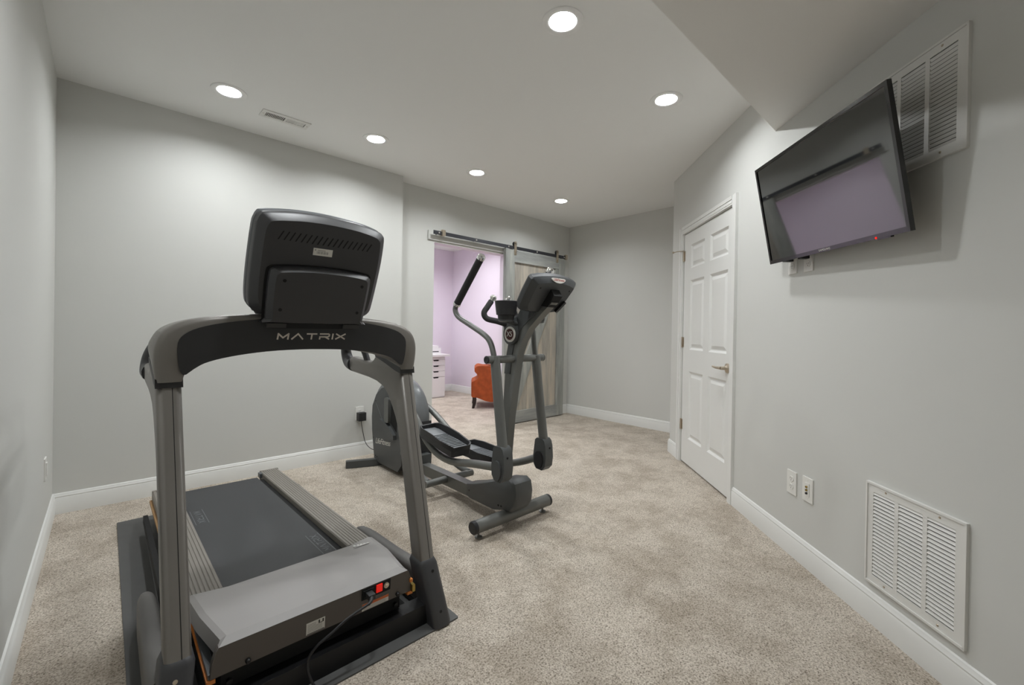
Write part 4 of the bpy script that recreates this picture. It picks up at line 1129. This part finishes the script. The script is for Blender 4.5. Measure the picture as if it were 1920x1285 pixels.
# moving arms
def moving_arm(s, upper, grip, low):
    piv = E(s*0.168, 0, 0.992)
    top = E(*low)
    tube('arm_lower', [piv+Vector((0, 0, 0.012)), (piv+top)/2, top-(piv-top).normalized()*0.03], 0.0285, 'el_grey', t, 16)
    tube('arm_upper', [E(*p) for p in upper], 0.0165, 'el_grey', t, 14)
    g0, g1 = E(*grip[0]), E(*grip[1])
    gd = (g1-g0).normalized()
    gr = tube('grip', [g0, g1], 0.0225, 'foam', t, 16, smoothpath=False)
    lathe('grip_ring', g0, gd, [(0.0235, -0.012), (0.0245, -0.008), (0.0245, 0.0), (0.0235, 0.004)], 'chrome', gr, 18)
    lathe('grip_cap', g1, gd, [(0.024, -0.004), (0.0255, 0.004), (0.0245, 0.016), (0.018, 0.025), (0.0, 0.028)], 'chrome', gr, 20)
    # boot over the lower joint
    def B(p, q, h): return top + Vector((s*p, q, h))
    prof = [(0.040, 0.0), (0.046, -0.04), (0.054, -0.10), (0.050, -0.15), (0.03, -0.178), (-0.02, -0.182), (-0.045, -0.155), (-0.052, -0.10), (-0.046, -0.03), (-0.036, 0.0), (-0.02, 0.012), (0.025, 0.012)]
    bo = prism('joint_boot', prof, -0.033, 0.033, lambda q, h, p: B(p, q, h), 'el_dark', t, bevel=0.010, seg=3)
    ov = [(0.004+0.034*math.cos(q), -0.12+0.055*math.sin(q)) for q in [2*math.pi*k/22 for k in range(22)]]
    side = 1 if s < 0 else -1              # the oval cover on the side that faces the picture
    prism('pivot_cover', ov, side*0.0325, side*0.043, lambda q, h, p: B(p, q, h), 'el_dark' if s < 0 else 'el_black', bo, bevel=0.004)
    lathe('screw_hole', B(0.006, -0.0485, -0.045), (0, -1, 0), [(0.006, -0.006), (0.006, 0.0015), (0, 0.0015)], 'void', bo, 10)
    return B(0, 0.035, -0.115)
jl = moving_arm(-1, [(-0.172, 0, 0.98), (-0.172, 0.01, 1.03), (-0.170, 0.045, 1.095), (-0.168, 0.11, 1.137), (-0.166, 0.24, 1.19), (-0.164, 0.36, 1.24), (-0.163, 0.398, 1.285), (-0.164, 0.378, 1.322)],
                [(-0.164, 0.376, 1.325), (-0.170, 0.142, 1.583)], (-0.196, -0.108, 0.515))
jr = moving_arm(1, [(0.168, 0, 0.98), (0.166, 0.012, 1.06), (0.165, 0.022, 1.15), (0.175, 0.055, 1.21), (0.19, 0.082, 1.27), (0.197, 0.075, 1.32)],
                [(0.198, 0.07, 1.325), (0.212, -0.066, 1.525)], (0.198, -0.050, 0.487))
# pedal arms and pedals
def pedal_arm(path, r=0.0235): return tube('pedal_arm', path, r, 'el_grey', t, 16)
pedal_arm([jl, E(-0.19, 0.16, 0.365), E(-0.18, 0.38, 0.325), E(-0.172, 0.56, 0.335), E(-0.165, 0.72, 0.40), E(-0.158, 0.86, 0.52), E(-0.145, 1.02, 0.61), E(-0.125, 1.2, 0.60)])
pedal_arm([jr, E(0.195, 0.17, 0.295), E(0.19, 0.42, 0.225), E(0.185, 0.62, 0.225), E(0.178, 0.80, 0.30), E(0.168, 0.98, 0.41), E(0.15, 1.14, 0.50), E(0.125, 1.27, 0.56)])
def pedal(u0, v0, z0, v1, z1):
    """foot tray centred on u0 from its front end (v0, z0) to its rear end (v1, z1)"""
    d = Vector((0, v1-v0, z1-z0)); L = d.length; d.normalize(); n = Vector((0, -d.z, d.y))
    base = E(u0, v0, z0)
    def PD(a, b, h): return base + Vector((a, 0, 0)) + d*b + n*h
    plan = [(-0.072, 0.01), (-0.06, 0.0), (0.06, 0.0), (0.072, 0.01), (0.074, L*0.35), (0.066, L*0.6), (0.070, L*0.9), (0.055, L), (-0.055, L), (-0.070, L*0.9), (-0.066, L*0.6), (-0.074, L*0.35)]
    tray = prism('pedal', plan, -0.045, 0.0, PD, 'el_black', t, bevel=0.006)
    ins = [(a*0.88, L*0.5+(b-L*0.5)*0.93) for a, b in plan]
    prism('tread_pad', ins, 0.0002, 0.003, PD, 'tread', tray, bevel=0.001)
    # raised rim, highest along the outer side and the toe
    bm = bmesh.new()
    n_ = len(plan)
    hts = [0.022, 0.016, 0.018, 0.03, 0.045, 0.052, 0.042, 0.03, 0.026, 0.024, 0.02, 0.016]
    O = [bm.verts.new(PD(a, b, -0.01)) for a, b in plan]; T = [bm.verts.new(PD(a*1.03, L*0.5+(b-L*0.5)*1.01, h)) for (a, b), h in zip(plan, hts)]
    I = [bm.verts.new(PD(a*0.93, L*0.5+(b-L*0.5)*0.965, h-0.002)) for (a, b), h in zip(plan, hts)]; J = [bm.verts.new(PD(a*0.90, L*0.5+(b-L*0.5)*0.95, -0.002)) for a, b in plan]
    for k in range(n_):
        k2 = (k+1) % n_
        for X, Y in ((O, T), (T, I), (I, J)): bm.faces.new([X[k], X[k2], Y[k2], Y[k]])
    finish('rim', bm, 'el_black', tray, smooth=50)
    proto = None
    for k in range(10):
        b = L*(0.12+0.055*k)
        if proto is None:
            bm = bmesh.new(); add_box(bm, -0.052, 0.052, b-0.0035, b+0.0035, 0.003, 0.0075, PD)
            proto = finish('tread_rib', bm, 'tread', tray, bevel=0.0015, seg=1); b0 = b
        else: dup(proto, d*(b-b0), tray)
pedal(-0.165, 0.30, 0.418, 0.70, 0.478)
pedal(0.165, 0.33, 0.292, 0.72, 0.300)

# wall adapter feeding the trainer
pa = thing('power_adapter', 'black power adapter plugged into the outlet behind the treadmill', 'adapter', (1.69, YA-0.03, 0.355))
box('adapter_body', 1.655, 1.722, YA-0.062, YA-0.0088, 0.325, 0.398, 'tm_black', pa, bevel=0.005)
box('rating_label', 1.668, 1.708, YA-0.0628, YA-0.0621, 0.345, 0.382, 'ink', pa, smooth=0)
tube('cable', [(1.688, YA-0.035, 0.326), (1.692, YA-0.034, 0.29), (1.705, YA-0.04, 0.21), (1.715, YA-0.07, 0.13), (1.73, YA-0.14, 0.09), (1.745, YA-0.24, 0.088), (1.76, EY+1.60, 0.09)], 0.003, 'wire', pa, 8)
